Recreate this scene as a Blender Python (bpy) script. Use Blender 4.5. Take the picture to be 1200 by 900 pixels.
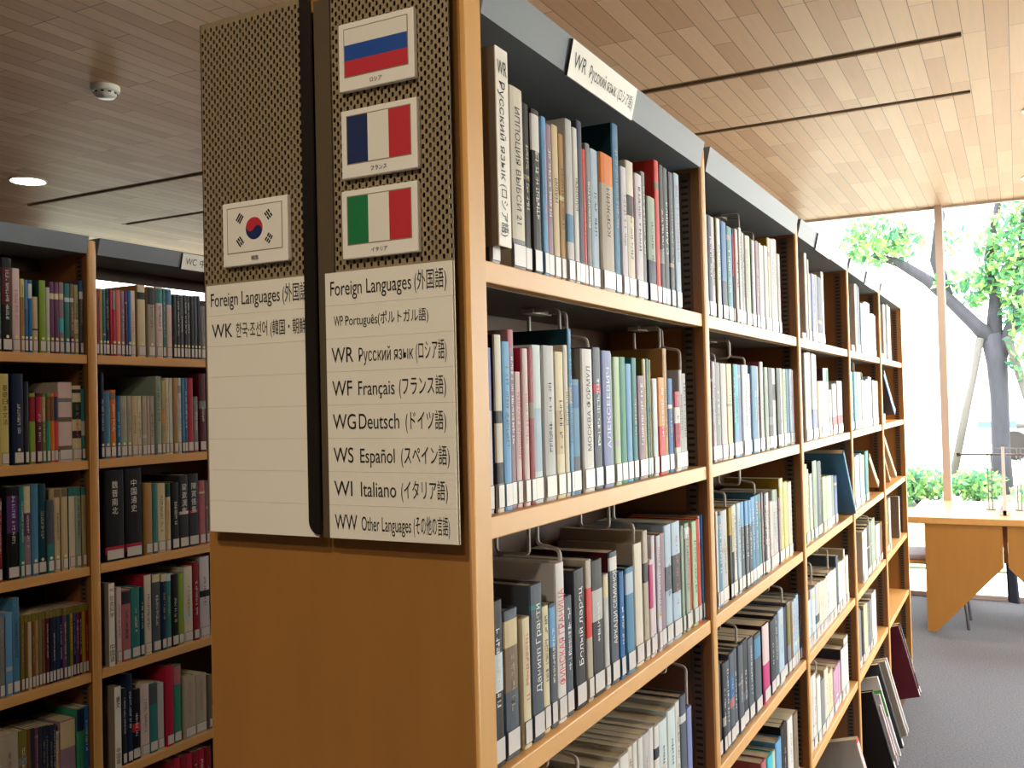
import bpy, math, random
from mathutils import Matrix, Vector
random.seed(11)
S = bpy.context.scene
C = S.collection
for o in list(bpy.data.objects):
    bpy.data.objects.remove(o)

# ------------------------------------------------------------------ camera, light, exposure
cam_d = bpy.data.cameras.new('camera')
cam_d.sensor_width = 36.0
cam_d.lens = 33.6
cam_d.clip_start = 0.02
cam = bpy.data.objects.new('camera', cam_d)
C.objects.link(cam)
RT = Vector((0.88317, 0.46847, -0.02350)); FW = Vector((-0.46757, 0.88372, 0.02091)); UP = RT.cross(FW)
RT.normalize(); FW.normalize(); UP.normalize()
M = Matrix((RT, UP, -FW)).transposed().to_4x4()
M.translation = Vector((0.5399, -0.9417, 1.4822))
cam.matrix_world = M
S.camera = cam

WORLD_STRENGTH = 6.8
SUN_STRENGTH = 17.0
LAMP = 290.0
w = bpy.data.worlds.new('daylight'); S.world = w; w.use_nodes = True
bg = w.node_tree.nodes['Background']
bg.inputs[0].default_value = (1.0, 0.985, 0.96, 1); bg.inputs[1].default_value = WORLD_STRENGTH
sd = bpy.data.lights.new('sun', 'SUN'); sd.energy = SUN_STRENGTH; sd.angle = math.radians(2); sd.color = (1, 0.96, 0.88)
so = bpy.data.objects.new('sun', sd); C.objects.link(so)
so.rotation_euler = Vector((-0.10, 0.37, 0.92)).to_track_quat('Z', 'Y').to_euler()

def portal(name, loc, rot, sx, sy):
    d = bpy.data.lights.new(name, 'AREA'); d.shape = 'RECTANGLE'; d.size = sx; d.size_y = sy
    d.cycles.is_portal = True
    o = bpy.data.objects.new(name, d); o.location = loc; o.rotation_euler = rot; C.objects.link(o)
H = 2.86                      # ceiling height
YW, XR, XL, YB = 6.73, 4.3, -6.6, -4.5     # window wall, right wall, left wall, back wall
R90 = math.pi / 2
portal('daylight_portal', ((-0.96 + XR) / 2, YW + 0.06, H / 2), (-R90, 0, 0), XR + 0.96, H)
portal('daylight_portal', (XR + 0.06, 4.1, H / 2), (0, R90, 0), H, 5.2)
portal('daylight_portal', (XL - 0.06, 5.4, 2.45), (0, -R90, 0), 0.6, 2.4)

S.view_settings.view_transform = 'Standard'
S.view_settings.look = 'None'
S.view_settings.gamma = 1.0
S.view_settings.use_curve_mapping = False
S.view_settings.exposure = 0.36
S.cycles.max_bounces = 8
S.cycles.diffuse_bounces = 5
S.cycles.sample_clamp_indirect = 8.0

# ------------------------------------------------------------------ helpers
def lin(h):
    h = h.lstrip('#'); out = []
    for i in (0, 2, 4):
        c = int(h[i:i + 2], 16) / 255
        out.append(c / 12.92 if c <= 0.04045 else ((c + 0.055) / 1.055) ** 2.4)
    return out + [1.0]

MATS = {}
def mat(name, hexc, rough=0.5, metal=0.0, noise=0.0, scale=20.0, stretch=(1, 1, 1), bump=0.0, coat=0.0, spec=0.5, emit=0.0):
    if name in MATS: return MATS[name]
    m = bpy.data.materials.new(name); m.use_nodes = True; MATS[name] = m
    nt = m.node_tree; b = nt.nodes['Principled BSDF']
    col = lin(hexc)
    b.inputs['Base Color'].default_value = col
    b.inputs['Roughness'].default_value = rough; b.inputs['Metallic'].default_value = metal
    b.inputs['Coat Weight'].default_value = coat; b.inputs['Specular IOR Level'].default_value = spec
    if emit:
        b.inputs['Emission Color'].default_value = col; b.inputs['Emission Strength'].default_value = emit
    if noise or bump:
        tc = nt.nodes.new('ShaderNodeTexCoord'); mp = nt.nodes.new('ShaderNodeMapping'); n = nt.nodes.new('ShaderNodeTexNoise')
        mp.inputs['Scale'].default_value = stretch; n.inputs['Scale'].default_value = scale; n.inputs['Detail'].default_value = 6
        nt.links.new(tc.outputs['Object'], mp.inputs[0]); nt.links.new(mp.outputs[0], n.inputs['Vector'])
        if noise:
            mx = nt.nodes.new('ShaderNodeMix'); mx.data_type = 'RGBA'
            lo = [c * (1 - noise) for c in col[:3]] + [1]; hi = [min(1, c * (1 + noise)) for c in col[:3]] + [1]
            mx.inputs[6].default_value = lo; mx.inputs[7].default_value = hi
            nt.links.new(n.outputs['Fac'], mx.inputs[0]); nt.links.new(mx.outputs[2], b.inputs['Base Color'])
        if bump:
            bp = nt.nodes.new('ShaderNodeBump'); bp.inputs['Strength'].default_value = bump; bp.inputs['Distance'].default_value = 0.004
            nt.links.new(n.outputs['Fac'], bp.inputs['Height']); nt.links.new(bp.outputs[0], b.inputs['Normal'])
    return m

class MB:
    """collects shapes; build() links them as one mesh object"""
    def __init__(s): s.v = []; s.f = []; s.m = []; s.mats = []
    def mi(s, m):
        if m not in s.mats: s.mats.append(m)
        return s.mats.index(m)
    def poly(s, pts, m):
        b = len(s.v); s.v += [tuple(p) for p in pts]; s.f.append(tuple(range(b, b + len(pts)))); s.m.append(s.mi(m))
    def raw(s, vs, fs, m):
        b = len(s.v); s.v += [tuple(p) for p in vs]; k = s.mi(m)
        for f in fs: s.f.append(tuple(b + i for i in f)); s.m.append(k)
    def box(s, x0, x1, y0, y1, z0, z1, m):
        s.raw([(x0, y0, z0), (x1, y0, z0), (x1, y1, z0), (x0, y1, z0), (x0, y0, z1), (x1, y0, z1), (x1, y1, z1), (x0, y1, z1)],
              [(0, 3, 2, 1), (4, 5, 6, 7), (0, 1, 5, 4), (1, 2, 6, 5), (2, 3, 7, 6), (3, 0, 4, 7)], m)
    def prism(s, prof, axis, a, b, m, cap=True):
        """closed profile of 2-D points extruded along axis ('x': prof=(y,z), 'y': prof=(x,z), 'z': prof=(x,y))"""
        def P(p, t):
            return {'x': (t, p[0], p[1]), 'y': (p[0], t, p[1]), 'z': (p[0], p[1], t)}[axis]
        n = len(prof)
        vs = [P(p, a) for p in prof] + [P(p, b) for p in prof]
        fs = [(i, (i + 1) % n, n + (i + 1) % n, n + i) for i in range(n)]
        if cap: fs += [tuple(range(n))[::-1], tuple(range(n, 2 * n))]
        s.raw(vs, fs, m)
    def tube(s, pts, r, m, seg=8):
        pts = [Vector(p) for p in pts]; n = len(pts)
        rs = r if isinstance(r, (list, tuple)) else [r] * n
        t0 = (pts[1] - pts[0]).normalized()
        nx = t0.orthogonal().normalized(); vs = []; fs = []
        for i, p in enumerate(pts):
            t = (pts[min(i + 1, n - 1)] - pts[max(i - 1, 0)]).normalized()
            nx = (nx - t * nx.dot(t)).normalized(); by = t.cross(nx)
            for k in range(seg):
                a = 2 * math.pi * k / seg
                vs.append(p + (nx * math.cos(a) + by * math.sin(a)) * rs[i])
        for i in range(n - 1):
            for k in range(seg):
                fs.append((i * seg + k, i * seg + (k + 1) % seg, (i + 1) * seg + (k + 1) % seg, (i + 1) * seg + k))
        fs += [tuple(range(seg))[::-1], tuple(range((n - 1) * seg, n * seg))]
        s.raw(vs, fs, m)
    def lathe(s, prof, cx, cy, m, seg=32, cap=True):
        """prof: (r, z) points"""
        n = len(prof); vs = []; fs = []
        for r, z in prof:
            for k in range(seg):
                a = 2 * math.pi * k / seg; vs.append((cx + r * math.cos(a), cy + r * math.sin(a), z))
        for i in range(n - 1):
            for k in range(seg):
                fs.append((i * seg + k, i * seg + (k + 1) % seg, (i + 1) * seg + (k + 1) % seg, (i + 1) * seg + k))
        if cap: fs += [tuple(range(seg))[::-1], tuple(range((n - 1) * seg, n * seg))]
        s.raw(vs, fs, m)
    def mesh(s, name):
        me = bpy.data.meshes.new(name); me.from_pydata(s.v, [], s.f)
        for m in s.mats: me.materials.append(m)
        me.polygons.foreach_set('material_index', s.m); me.update()
        return me
    def build(s, name, parent=None, bevel=0.0, smooth=False, loc=None):
        o = bpy.data.objects.new(name, s.mesh(name)); C.objects.link(o)
        if parent: o.parent = parent
        if loc: o.location = loc
        if smooth:
            o.data.shade_smooth()
        if bevel:
            md = o.modifiers.new('edge', 'BEVEL'); md.width = bevel; md.segments = 2; md.limit_method = 'ANGLE'
        return o

def tag(o, label=None, cat=None, group=None, kind=None):
    if label: o['label'] = label
    if cat: o['category'] = cat
    if group: o['group'] = group
    if kind: o['kind'] = kind
    return o
def thing(name, label, cat, loc=(0, 0, 0), rz=0.0, group=None):
    o = bpy.data.objects.new(name, None); o.empty_display_size = 0.05; C.objects.link(o)
    o.location = loc; o.rotation_euler = (0, 0, rz)
    return tag(o, label, cat, group)
def struct(mb, name, **k):
    return tag(mb.build(name, **k), kind='structure')
def dup(root, loc=None, rz=None, label=None):
    r = root.copy(); C.objects.link(r)
    if loc is not None: r.location = loc
    if rz is not None: r.rotation_euler = (0, 0, rz)
    if label: r['label'] = label
    for ch in root.children:
        c = ch.copy(); C.objects.link(c); c.parent = r
        for g in ch.children:
            d = g.copy(); C.objects.link(d); d.parent = c
    return r

_fc = bpy.data.curves.new('type', 'FONT'); _fo = bpy.data.objects.new('type', _fc); C.objects.link(_fo)
def glyphs(text):
    """flat letter shapes of a text: verts (x, y) from 0,0 and faces, with its width and height"""
    _fc.body = text
    bpy.context.view_layer.update()
    me = bpy.data.meshes.new_from_object(_fo.evaluated_get(bpy.context.evaluated_depsgraph_get()))
    vs = [(v.co.x, v.co.y) for v in me.vertices]; fs = [tuple(p.vertices) for p in me.polygons]
    bpy.data.meshes.remove(me)
    return vs, fs
def letters(mb, text, org, right, up, width, height, m, fit='both'):
    """set text in a box: org = lower left corner of the cap-height box; scaled to width, and cap height = height"""
    vs, fs = glyphs(text)
    x0 = min(v[0] for v in vs); x1 = max(v[0] for v in vs)
    sx = width / (x1 - x0); sy = height / 0.72
    if fit == 'in' and sx > sy: sx = sy
    org = Vector(org); right = Vector(right); up = Vector(up)
    mb.raw([org + right * ((a - x0) * sx) + up * (b * sy) for a, b in vs], fs, m)

# ------------------------------------------------------------------ materials
EDGE = mat('maple_lit_edge', 'D9A45E', rough=0.42, noise=0.08, scale=3.0, stretch=(9, 9, 1.2))  # paler copy of the maple: window light on front edges put into the colour
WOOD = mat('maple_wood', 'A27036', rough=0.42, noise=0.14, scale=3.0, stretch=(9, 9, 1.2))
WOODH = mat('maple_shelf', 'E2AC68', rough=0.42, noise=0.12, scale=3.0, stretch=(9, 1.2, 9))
UPR = mat('maple_upright', '8E5A2B', rough=0.45, noise=0.14, scale=3.0, stretch=(9, 9, 1.2))  # maple darkened: shade on the upright sides put into the colour
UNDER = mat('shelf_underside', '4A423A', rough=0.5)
WOODD = mat('brown_board', '4E3220', rough=0.6, noise=0.15, scale=3.0, stretch=(9, 9, 1.2))
METAL = mat('grey_paint', '7E868E', rough=0.5, spec=0.3)
STEEL = mat('bronze_strip', '5E4632', rough=0.55, metal=0.1)
SLOT = mat('slot_black', '0C0A09', rough=0.8)
WIRE = mat('wire_grey', 'C2B8B0', rough=0.45)
BRONZE = mat('perforated_bronze', 'A08E70', rough=0.45, metal=0.25)
BRONZED = mat('dark_bronze', '3A3028', rough=0.5)
CHANNEL = mat('channel_bronze', '62543F', rough=0.45, metal=0.2)
PLATE = mat('label_plate_white', 'F4EFE2', rough=0.4)
INK = mat('black_ink', '1C1A1A', rough=0.6)
CARD = mat('card_white', 'F4F0E6', rough=0.45)
PAPER = mat('page_edges', 'D8C9A8', rough=0.8, noise=0.22, scale=60, stretch=(0.3, 12, 0.3))
WHITE = mat('white_plastic', 'ECECE8', rough=0.35)
BLACKP = mat('black_plastic', '1C1714', rough=0.4)
CHROME = mat('leg_steel', '6C6A70', rough=0.3, metal=0.8)
PAL = dict(white='E6E4E1', ivory='E6DFD0', cream='E4D9B8', light_grey='C9CACA', grey='8C8E90', slate='565E6A', charcoal='35363D', black='1B1A1E',
  navy='25304F', blue='2F6EA8', sky_blue='78AEDA', steel_blue='5A8CAE', pale_blue='BCD0E2', ice='DCE8EA', teal='3F8484', dark_teal='17434F', turquoise='59C4D4',
  pale_green='C2D8B8', green='3F8F72', dark_green='25493A', lime='8AA843', sage='A3B3A4', olive='7C7436', khaki='B0AA82', yellow='E2C24A', pale_yellow='DDD28C', mustard='A88A26',
  orange='DB7E2E', apricot='E6A766', red='D2423C', dark_red='8C2430', crimson='B42F48', maroon='5A2230', pink='DD8FA5', pale_pink='E6D2D2', dusty_rose='B9757D', salmon='D88478', magenta='C34380',
  lilac_white='DDD8E2', lavender='8C96C4', pink_lilac='CDA6C0', mauve='9E8494', plum='6E4868', purple='5C3C78', brown='7A5536', tan='B5915F', beige='D6C5A2', taupe='82725F', stone='BBB2A4')
def vivid(h):
    r, g, b = [int(h[i:i + 2], 16) for i in (0, 2, 4)]; m_ = (r + g + b) / 3
    return ''.join('%02X' % max(8, min(250, int((m_ + (v - m_) * 1.16) * 0.95))) for v in (r, g, b))
def bookmat(c):
    return mat('book_' + c, vivid(PAL[c]), rough=0.5, noise=0.10, scale=35, stretch=(1, 1, 0.5), spec=0.22)
LABELW = mat('label_white', 'D9D5D3', rough=0.3)
LABELR = mat('label_rim', '2E2A2C', rough=0.4)
DOT = mat('sticker_yellow', 'EDE7B0', rough=0.4)
REDINK = mat('red_ink', 'D5304A', rough=0.5)
PINKINK = mat('rose_ink', 'D0607A', rough=0.5)
GREENINK = mat('green_ink', '3F6B4C', rough=0.5)
WHITEINK = mat('white_ink', 'E8E8E6', rough=0.5)
GOLDINK = mat('pale_gold_ink', 'B9AE8C', rough=0.5)

# ------------------------------------------------------------------ the setting
def plank_mat():
    m = bpy.data.materials.new('ceiling_planks'); m.use_nodes = True; nt = m.node_tree; b = nt.nodes['Principled BSDF']
    tc = nt.nodes.new('ShaderNodeTexCoord'); mp = nt.nodes.new('ShaderNodeMapping'); mp.inputs['Rotation'].default_value = (0, 0, R90)
    br = nt.nodes.new('ShaderNodeTexBrick'); br.offset = 0.37; br.offset_frequency = 3; br.squash = 1.0
    br.inputs['Scale'].default_value = 1.0; br.inputs['Brick Width'].default_value = 0.62; br.inputs['Row Height'].default_value = 0.0785
    br.inputs['Mortar Size'].default_value = 0.0014; br.inputs['Mortar Smooth'].default_value = 0.2; br.inputs['Bias'].default_value = -0.1
    br.inputs['Color1'].default_value = lin('F8D2B0'); br.inputs['Color2'].default_value = lin('DFAF8A'); br.inputs['Mortar'].default_value = lin('6A4A34')
    n = nt.nodes.new('ShaderNodeTexNoise'); mp2 = nt.nodes.new('ShaderNodeMapping'); mp2.inputs['Scale'].default_value = (40, 2, 1); n.inputs['Scale'].default_value = 1.6; n.inputs['Detail'].default_value = 5
    mx = nt.nodes.new('ShaderNodeMix'); mx.data_type = 'RGBA'; mx.blend_type = 'MULTIPLY'; mx.inputs[0].default_value = 0.16
    nt.links.new(tc.outputs['Object'], mp.inputs[0]); nt.links.new(mp.outputs[0], br.inputs['Vector'])
    nt.links.new(tc.outputs['Object'], mp2.inputs[0]); nt.links.new(mp2.outputs[0], n.inputs['Vector'])
    nt.links.new(br.outputs['Color'], mx.inputs[6]); nt.links.new(n.outputs['Fac'], mx.inputs[7]); nt.links.new(mx.outputs[2], b.inputs['Base Color'])
    b.inputs['Roughness'].default_value = 0.5
    return m
def carpet_mat():
    m = mat('carpet_grey', '666A76', rough=0.95, noise=0.8, scale=120, bump=0.6)
    return m
def lawn_mat():
    return mat('lawn', '66705C', rough=0.9, noise=0.5, scale=1.6)
def glass_mat():
    m = bpy.data.materials.new('window_glass'); m.use_nodes = True; nt = m.node_tree
    for n in list(nt.nodes):
        if n.type == 'BSDF_PRINCIPLED': nt.nodes.remove(n)
    t = nt.nodes.new('ShaderNodeBsdfTransparent'); t.inputs[0].default_value = (0.97, 0.99, 0.98, 1)
    g = nt.nodes.new('ShaderNodeBsdfGlossy'); g.inputs['Roughness'].default_value = 0.02
    fr = nt.nodes.new('ShaderNodeFresnel'); fr.inputs[0].default_value = 1.25
    mx = nt.nodes.new('ShaderNodeMixShader')
    nt.links.new(fr.outputs[0], mx.inputs[0]); nt.links.new(t.outputs[0], mx.inputs[1]); nt.links.new(g.outputs[0], mx.inputs[2])
    nt.links.new(mx.outputs[0], nt.nodes['Material Output'].inputs[0])
    return m
GLASS = glass_mat()
FRAME = mat('mullion_paint', 'C0B2AC', rough=0.5)
WALLM = mat('wall_plaster', '8A7A68', rough=0.85, noise=0.05, scale=4)

mb = MB(); mb.box(XL, XR, YB, YW, -0.12, 0.0, carpet_mat()); struct(mb, 'floor')
SLOTS = [(3.062, 3.130), (3.860, 3.920)]
pm = plank_mat(); mb = MB()
edges = [YB, SLOTS[0][0], SLOTS[0][1], SLOTS[1][0], SLOTS[1][1], YW + 0.12]
for i in range(5):
    if i in (1, 3):
        mb.box(XL, -5.19, edges[i], edges[i + 1], H, H + 0.1, pm); mb.box(0.388, XR, edges[i], edges[i + 1], H, H + 0.1, pm)
    else:
        mb.box(XL, XR, edges[i], edges[i + 1], H, H + 0.1, pm)
ceil = struct(mb, 'ceiling')
slm = mat('slot_brown', '8E7256', rough=0.6)
for a, b in SLOTS:
    mb = MB(); mb.box(-5.19, 0.388, a, b, H + 0.012, H + 0.1, slm); mb.box(-5.19, 0.388, a, a + 0.012, H + 0.002, H + 0.012, slm); mb.box(-5.19, 0.388, b - 0.012, b, H + 0.002, H + 0.012, slm)
    o = mb.build('linear_air_slot'); tag(o, 'long narrow brown air slot in the plank ceiling, ' + ('nearer the camera' if a < 3.5 else 'nearer the tall window'), 'air vent', 'air slots in the ceiling')
mb = MB(); mb.box(XL, XR, YB - 0.15, YB, 0, H, WALLM); struct(mb, 'wall_back')
mb = MB()
mb.box(XL - 0.15, XL, YB, 4.2, 0, H, WALLM); mb.box(XL - 0.15, XL, 4.2, YW, 0, 2.15, WALLM); mb.box(XL - 0.15, XL, 4.2, YW, 2.75, H, WALLM); mb.box(XL - 0.15, XL, 6.6, YW + 0.2, 2.15, 2.75, WALLM)
struct(mb, 'wall_left')
mb = MB(); mb.box(XR, XR + 0.15, YB, 1.5, 0, H, WALLM); struct(mb, 'wall_right')
mb = MB(); mb.box(XL, -0.96, YW, YW + 0.15, 0, H, WALLM); struct(mb, 'wall_front')  # unseen stretch kept solid to hold window light out of the aisle

def window(name, run, fixed, axis, z0, z1, muls):
    """one glazed bay: frame (jambs, rail and sill) and its pane; axis 'x' runs along x at y=fixed"""
    a, b = run
    f = MB(); g = MB()
    def bx(m_, r0, r1, d0, d1, zz0, zz1, mm):
        if axis == 'x': m_.box(r0, r1, fixed + d0, fixed + d1, zz0, zz1, mm)
        else: m_.box(fixed + d0, fixed + d1, r0, r1, zz0, zz1, mm)
    bx(f, a, a + 0.026, -0.05, 0.06, z0, z1, FRAME); bx(f, b - 0.026, b, -0.05, 0.06, z0, z1, FRAME)
    bx(f, a + 0.026, b - 0.026, -0.02, 0.03, z0, z0 + 0.03, FRAME); bx(f, a + 0.026, b - 0.026, -0.012, 0.03, z1 - 0.016, z1, FRAME)
    bx(g, a + 0.02, b - 0.02, 0.004, 0.010, z0 + 0.02, z1 - 0.01, GLASS)
    o = struct(f, name)
    p = g.build('pane', parent=o)
    return o
wn = 1
xs = [-0.96, 0.06, 1.86, 3.66, XR]
for a, b in zip(xs[:-1], xs[1:]):
    window('window_%d' % wn, (a, b), YW, 'x', 0.0, H, 0); wn += 1
ys = [1.5, 3.25, 5.0, YW]
for a, b in zip(ys[:-1], ys[1:]):
    window('window_%d' % wn, (a, b), XR, 'y', 0.0, H, 0); wn += 1
ys = [4.2, 6.6]
for a, b in zip(ys[:-1], ys[1:]):
    window('window_%d' % wn, (a, b), XL, 'y', 2.15, 2.75, 0); wn += 1

# outside: ground in strips
mb = MB(); mb.box(-40, 40, YW + 0.06, 8.1, -0.16, -0.04, mat('terrace_concrete', 'C8C2BA', rough=0.9, noise=0.1, scale=3)); struct(mb, 'ground_terrace')
mb = MB(); mb.box(-40, 40, 8.1, 16.5, -0.2, -0.02, lawn_mat()); struct(mb, 'ground_lawn')
mb = MB(); mb.box(-60, 60, 16.5, 70, -0.2, -0.03, mat('pale_pavement', 'CFCDC8', rough=0.9, noise=0.08, scale=2)); struct(mb, 'ground_pavement')
mb = MB(); mb.box(XR + 0.16, 40, -30, YW + 0.05, -0.2, -0.04, mat('pale_side_ground', 'ABA294', rough=0.9, noise=0.4, scale=2)); mb.box(-40, XL - 0.16, -30, YW + 0.05, -0.2, -0.04, mat('pale_side_ground', 'ABA294')); struct(mb, 'ground_sides')  # unseen ground at the sides, pale tone chosen to bounce light onto the ceiling

# ------------------------------------------------------------------ bookcases
P = 0.2982; S1 = 1.65; T = 0.0256; W = 0.9
def sz(t): return S1 - (t - 1) * P         # top of shelf t
TILT = math.radians(14.5)
def rounded(x0, x1, y0, y1, r, front='lo', n=7):
    """plan outline of an end panel with its two outer corners rounded"""
    pts = []
    yy = y0 if front == 'lo' else y1; s = 1 if front == 'lo' else -1
    for k in range(n + 1):
        a = R90 * k / n; pts.append((x0 + r - r * math.cos(a), yy + s * (r - r * math.sin(a))))
    for k in range(n + 1):
        a = R90 * k / n; pts.append((x1 - r + r * math.sin(a), yy + s * (r - r * math.cos(a))))
    ye = y1 if front == 'lo' else y0
    pts += [(x1, ye), (x0, ye)]
    return pts if front == 'lo' else pts[::-1]
def bookcase(label, X, open_top):
    t = thing('library_bookcase', label, 'bookcase', (X, 0, 0))
    for y0, y1, fr in ((-0.025, 0.0165, 'lo'), (4.4865, 4.528, 'hi')):
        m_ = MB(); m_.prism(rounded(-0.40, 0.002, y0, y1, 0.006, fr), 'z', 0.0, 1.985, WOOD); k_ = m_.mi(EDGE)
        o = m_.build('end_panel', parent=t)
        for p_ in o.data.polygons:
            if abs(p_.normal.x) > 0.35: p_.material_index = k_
        for p_ in o.data.polygons: p_.use_smooth = abs(p_.normal.z) < 0.5 and p_.area < 0.05
    for k in range(1, 5):
        y = k * W
        m_ = MB()
        prof = [(-0.395, y - 0.0145), (-0.002, y - 0.0145)] + [(0.004 * math.cos(a) + 0.0, y + 0.0145 * math.sin(a)) for a in (-1.1, -0.6, 0, 0.6, 1.1)] + [(-0.002, y + 0.0145), (-0.395, y + 0.0145)]
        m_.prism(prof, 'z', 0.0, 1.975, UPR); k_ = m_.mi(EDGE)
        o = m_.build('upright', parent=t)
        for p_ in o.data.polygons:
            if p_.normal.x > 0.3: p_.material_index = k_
    for k in range(5):
        lo = k * W + 0.0175 if k else 0.0185; hi = (k + 1) * W - 0.0175 if k < 4 else 4.4855
        for s_ in range(1, 6):
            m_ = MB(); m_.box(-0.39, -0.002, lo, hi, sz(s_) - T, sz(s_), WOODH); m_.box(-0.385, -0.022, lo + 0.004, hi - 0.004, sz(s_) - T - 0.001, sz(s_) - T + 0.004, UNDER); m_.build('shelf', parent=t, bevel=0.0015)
        m_ = MB()       # sloping lowest shelf: books on it lean back
        c_, s2 = math.cos(TILT), math.sin(TILT); px_, pz_ = -0.004, 0.0804
        prof = [(px_, pz_), (px_ - 0.18 * c_, pz_ - 0.21 * s2), (px_ - 0.18 * c_, pz_ - 0.21 * s2 - 0.018), (px_ + 0.004, pz_ - 0.018)]
        m_.prism(prof, 'y', lo, hi, WOODH); m_.box(-0.2, 0.01, lo, hi, 0.0, 0.015, WOODD); m_.build('sloping_shelf', parent=t)
        m_ = MB()       # grey metal canopy over the bay
        m_.prism([(-0.40, 1.937), (0.002, 1.937), (0.013, 1.985), (-0.42, 1.985)], 'y', lo + (0.002 if k else 0), hi, METAL); m_.build('canopy', parent=t)
        for side, yy in ((1, hi + 0.0030), (-1, lo - 0.0030)):
            m_ = MB(); d = -side
            a, b = sorted((yy, yy + d * 0.0022)); m_.box(-0.042, -0.020, a, b, 0.2, 1.93, STEEL); m_.box(-0.0435, -0.0415, *sorted((yy, yy + d * 0.0045)), 0.2, 1.93, STEEL)
            f = yy + d * 0.0026; z = 0.21
            while z < 1.92:
                q = [(-0.037, f, z), (-0.024, f, z), (-0.024, f, z + 0.005), (-0.037, f, z + 0.005)]
                m_.poly(q if d < 0 else q[::-1], SLOT); z += 0.0127
            m_.build('shelf_standard', parent=t)
        m_ = MB(); m_.box(-0.204, -0.198, lo, hi, 0.05, 1.870 if open_top else 1.936, WOODD); m_.box(-0.204, -0.198, lo, hi, 1.899 if open_top else 1.9, 1.9365, WOODD); m_.build('back_panel', parent=t)
    return t
XM, XLC = 0.0, -1.7808
bookcase('long maple bookcase with language boards on its end panel', XM, False)
bookcase('shaded maple bookcase across the aisle, beyond the language boards', XLC, True)

# canopy name strips
def strip(X, y0, y1, parts_, label):
    t = thing('canopy_sign', label, 'sign', (X, y0, 0), group='name strips on the grey canopies')
    nx = Vector((0.975, 0, -0.223)); up = Vector((0.223, 0, 0.975)); o0 = Vector((0.0012, 0, 1.933))
    L_ = y1 - y0; Hh = 0.050
    m_ = MB()
    a = o0 + nx * 0.001; b = o0 + nx * 0.004
    vs = [a, a + Vector((0, L_, 0)), a + Vector((0, L_, 0)) + up * Hh, a + up * Hh, b, b + Vector((0, L_, 0)), b + Vector((0, L_, 0)) + up * Hh, b + up * Hh]
    m_.raw(vs, [(4, 5, 6, 7), (0, 3, 2, 1), (1, 2, 6, 5), (3, 7, 6, 2), (0, 1, 5, 4)], CARD); m_.raw(vs, [(0, 4, 7, 3)], BLACKP)
    c = a; m_.raw([c + Vector((0, -0.004, 0)), c, c + up * Hh, c + up * Hh + Vector((0, -0.004, 0))], [(0, 1, 2, 3)], BLACKP)
    m_.build('name_plate', parent=t)
    if parts_:
        l_ = MB()
        for txt, f0, f1, hh in parts_:
            letters(l_, txt, b + nx * 0.0004 + Vector((0, L_ * f0, 0)) + up * (Hh * 0.32), (0, 1, 0), up, L_ * (f1 - f0), hh, INK)
        l_.build('lettering', parent=t)
    return t
strip(XM, 0.252, 0.50, [('WR', 0.05, 0.22, 0.021), ('Русский язык', 0.27, 0.68, 0.018), ('(ロシア語)', 0.71, 0.96, 0.016)], 'white strip reading WR on the canopy of the nearest bay')
strip(XM, 2.07, 2.32, None, 'white strip on the canopy of the third bay')
strip(XM, 3.13, 3.37, None, 'white strip on the canopy of the fourth bay')
strip(XLC, 1.225, 1.47, [('WC', 0.06, 0.24, 0.021), ('中国語', 0.30, 0.62, 0.019)], 'white strip reading WC on the shaded bookcase canopy')

# ------------------------------------------------------------------ language boards on the end panel
def perforated(m_, x0, x1, z0, z1, y, mm):
    cx, cz, sw, sh = 0.0049, 0.0109, 0.0017, 0.0033
    n = int((x1 - x0) / cx); cx = (x1 - x0) / n
    for i in range(n):
        off = cz / 2 if i % 2 else 0; z = z0 - off
        xa, xb = x0 + i * cx, x0 + (i + 1) * cx; xm = (xa + xb) / 2
        while z < z1 - 1e-6:
            za, zb = max(z, z0), min(z + cz, z1); zc = z + cz / 2
            if zb - za < cz * 0.98:
                m_.poly([(xa, y, za), (xb, y, za), (xb, y, zb), (xa, y, zb)], mm)
            else:
                out = [(xa, za), (xm, za), (xb, za), (xb, zc), (xb, zb), (xm, zb), (xa, zb), (xa, zc)]
                inn = [(xm - sw, zc - sh * .6), (xm, zc - sh), (xm + sw, zc - sh * .6), (xm + sw, zc), (xm + sw, zc + sh * .6), (xm, zc + sh), (xm - sw, zc + sh * .6), (xm - sw, zc)]
                vs = [(a, y, b) for a, b in out] + [(a, y, b) for a, b in inn] + [(a, y + 0.0015, b) for a, b in inn]
                fs = [(k, (k + 1) % 8, 8 + (k + 1) % 8, 8 + k) for k in range(8)] + [(8 + k, 8 + (k + 1) % 8, 16 + (k + 1) % 8, 16 + k) for k in range(8)]
                m_.raw(vs, fs, mm)
            z += cz
YP = -0.047; ZB, ZT = 1.330, 1.978
RH = (1.6413 - 1.3302) / 8
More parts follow.
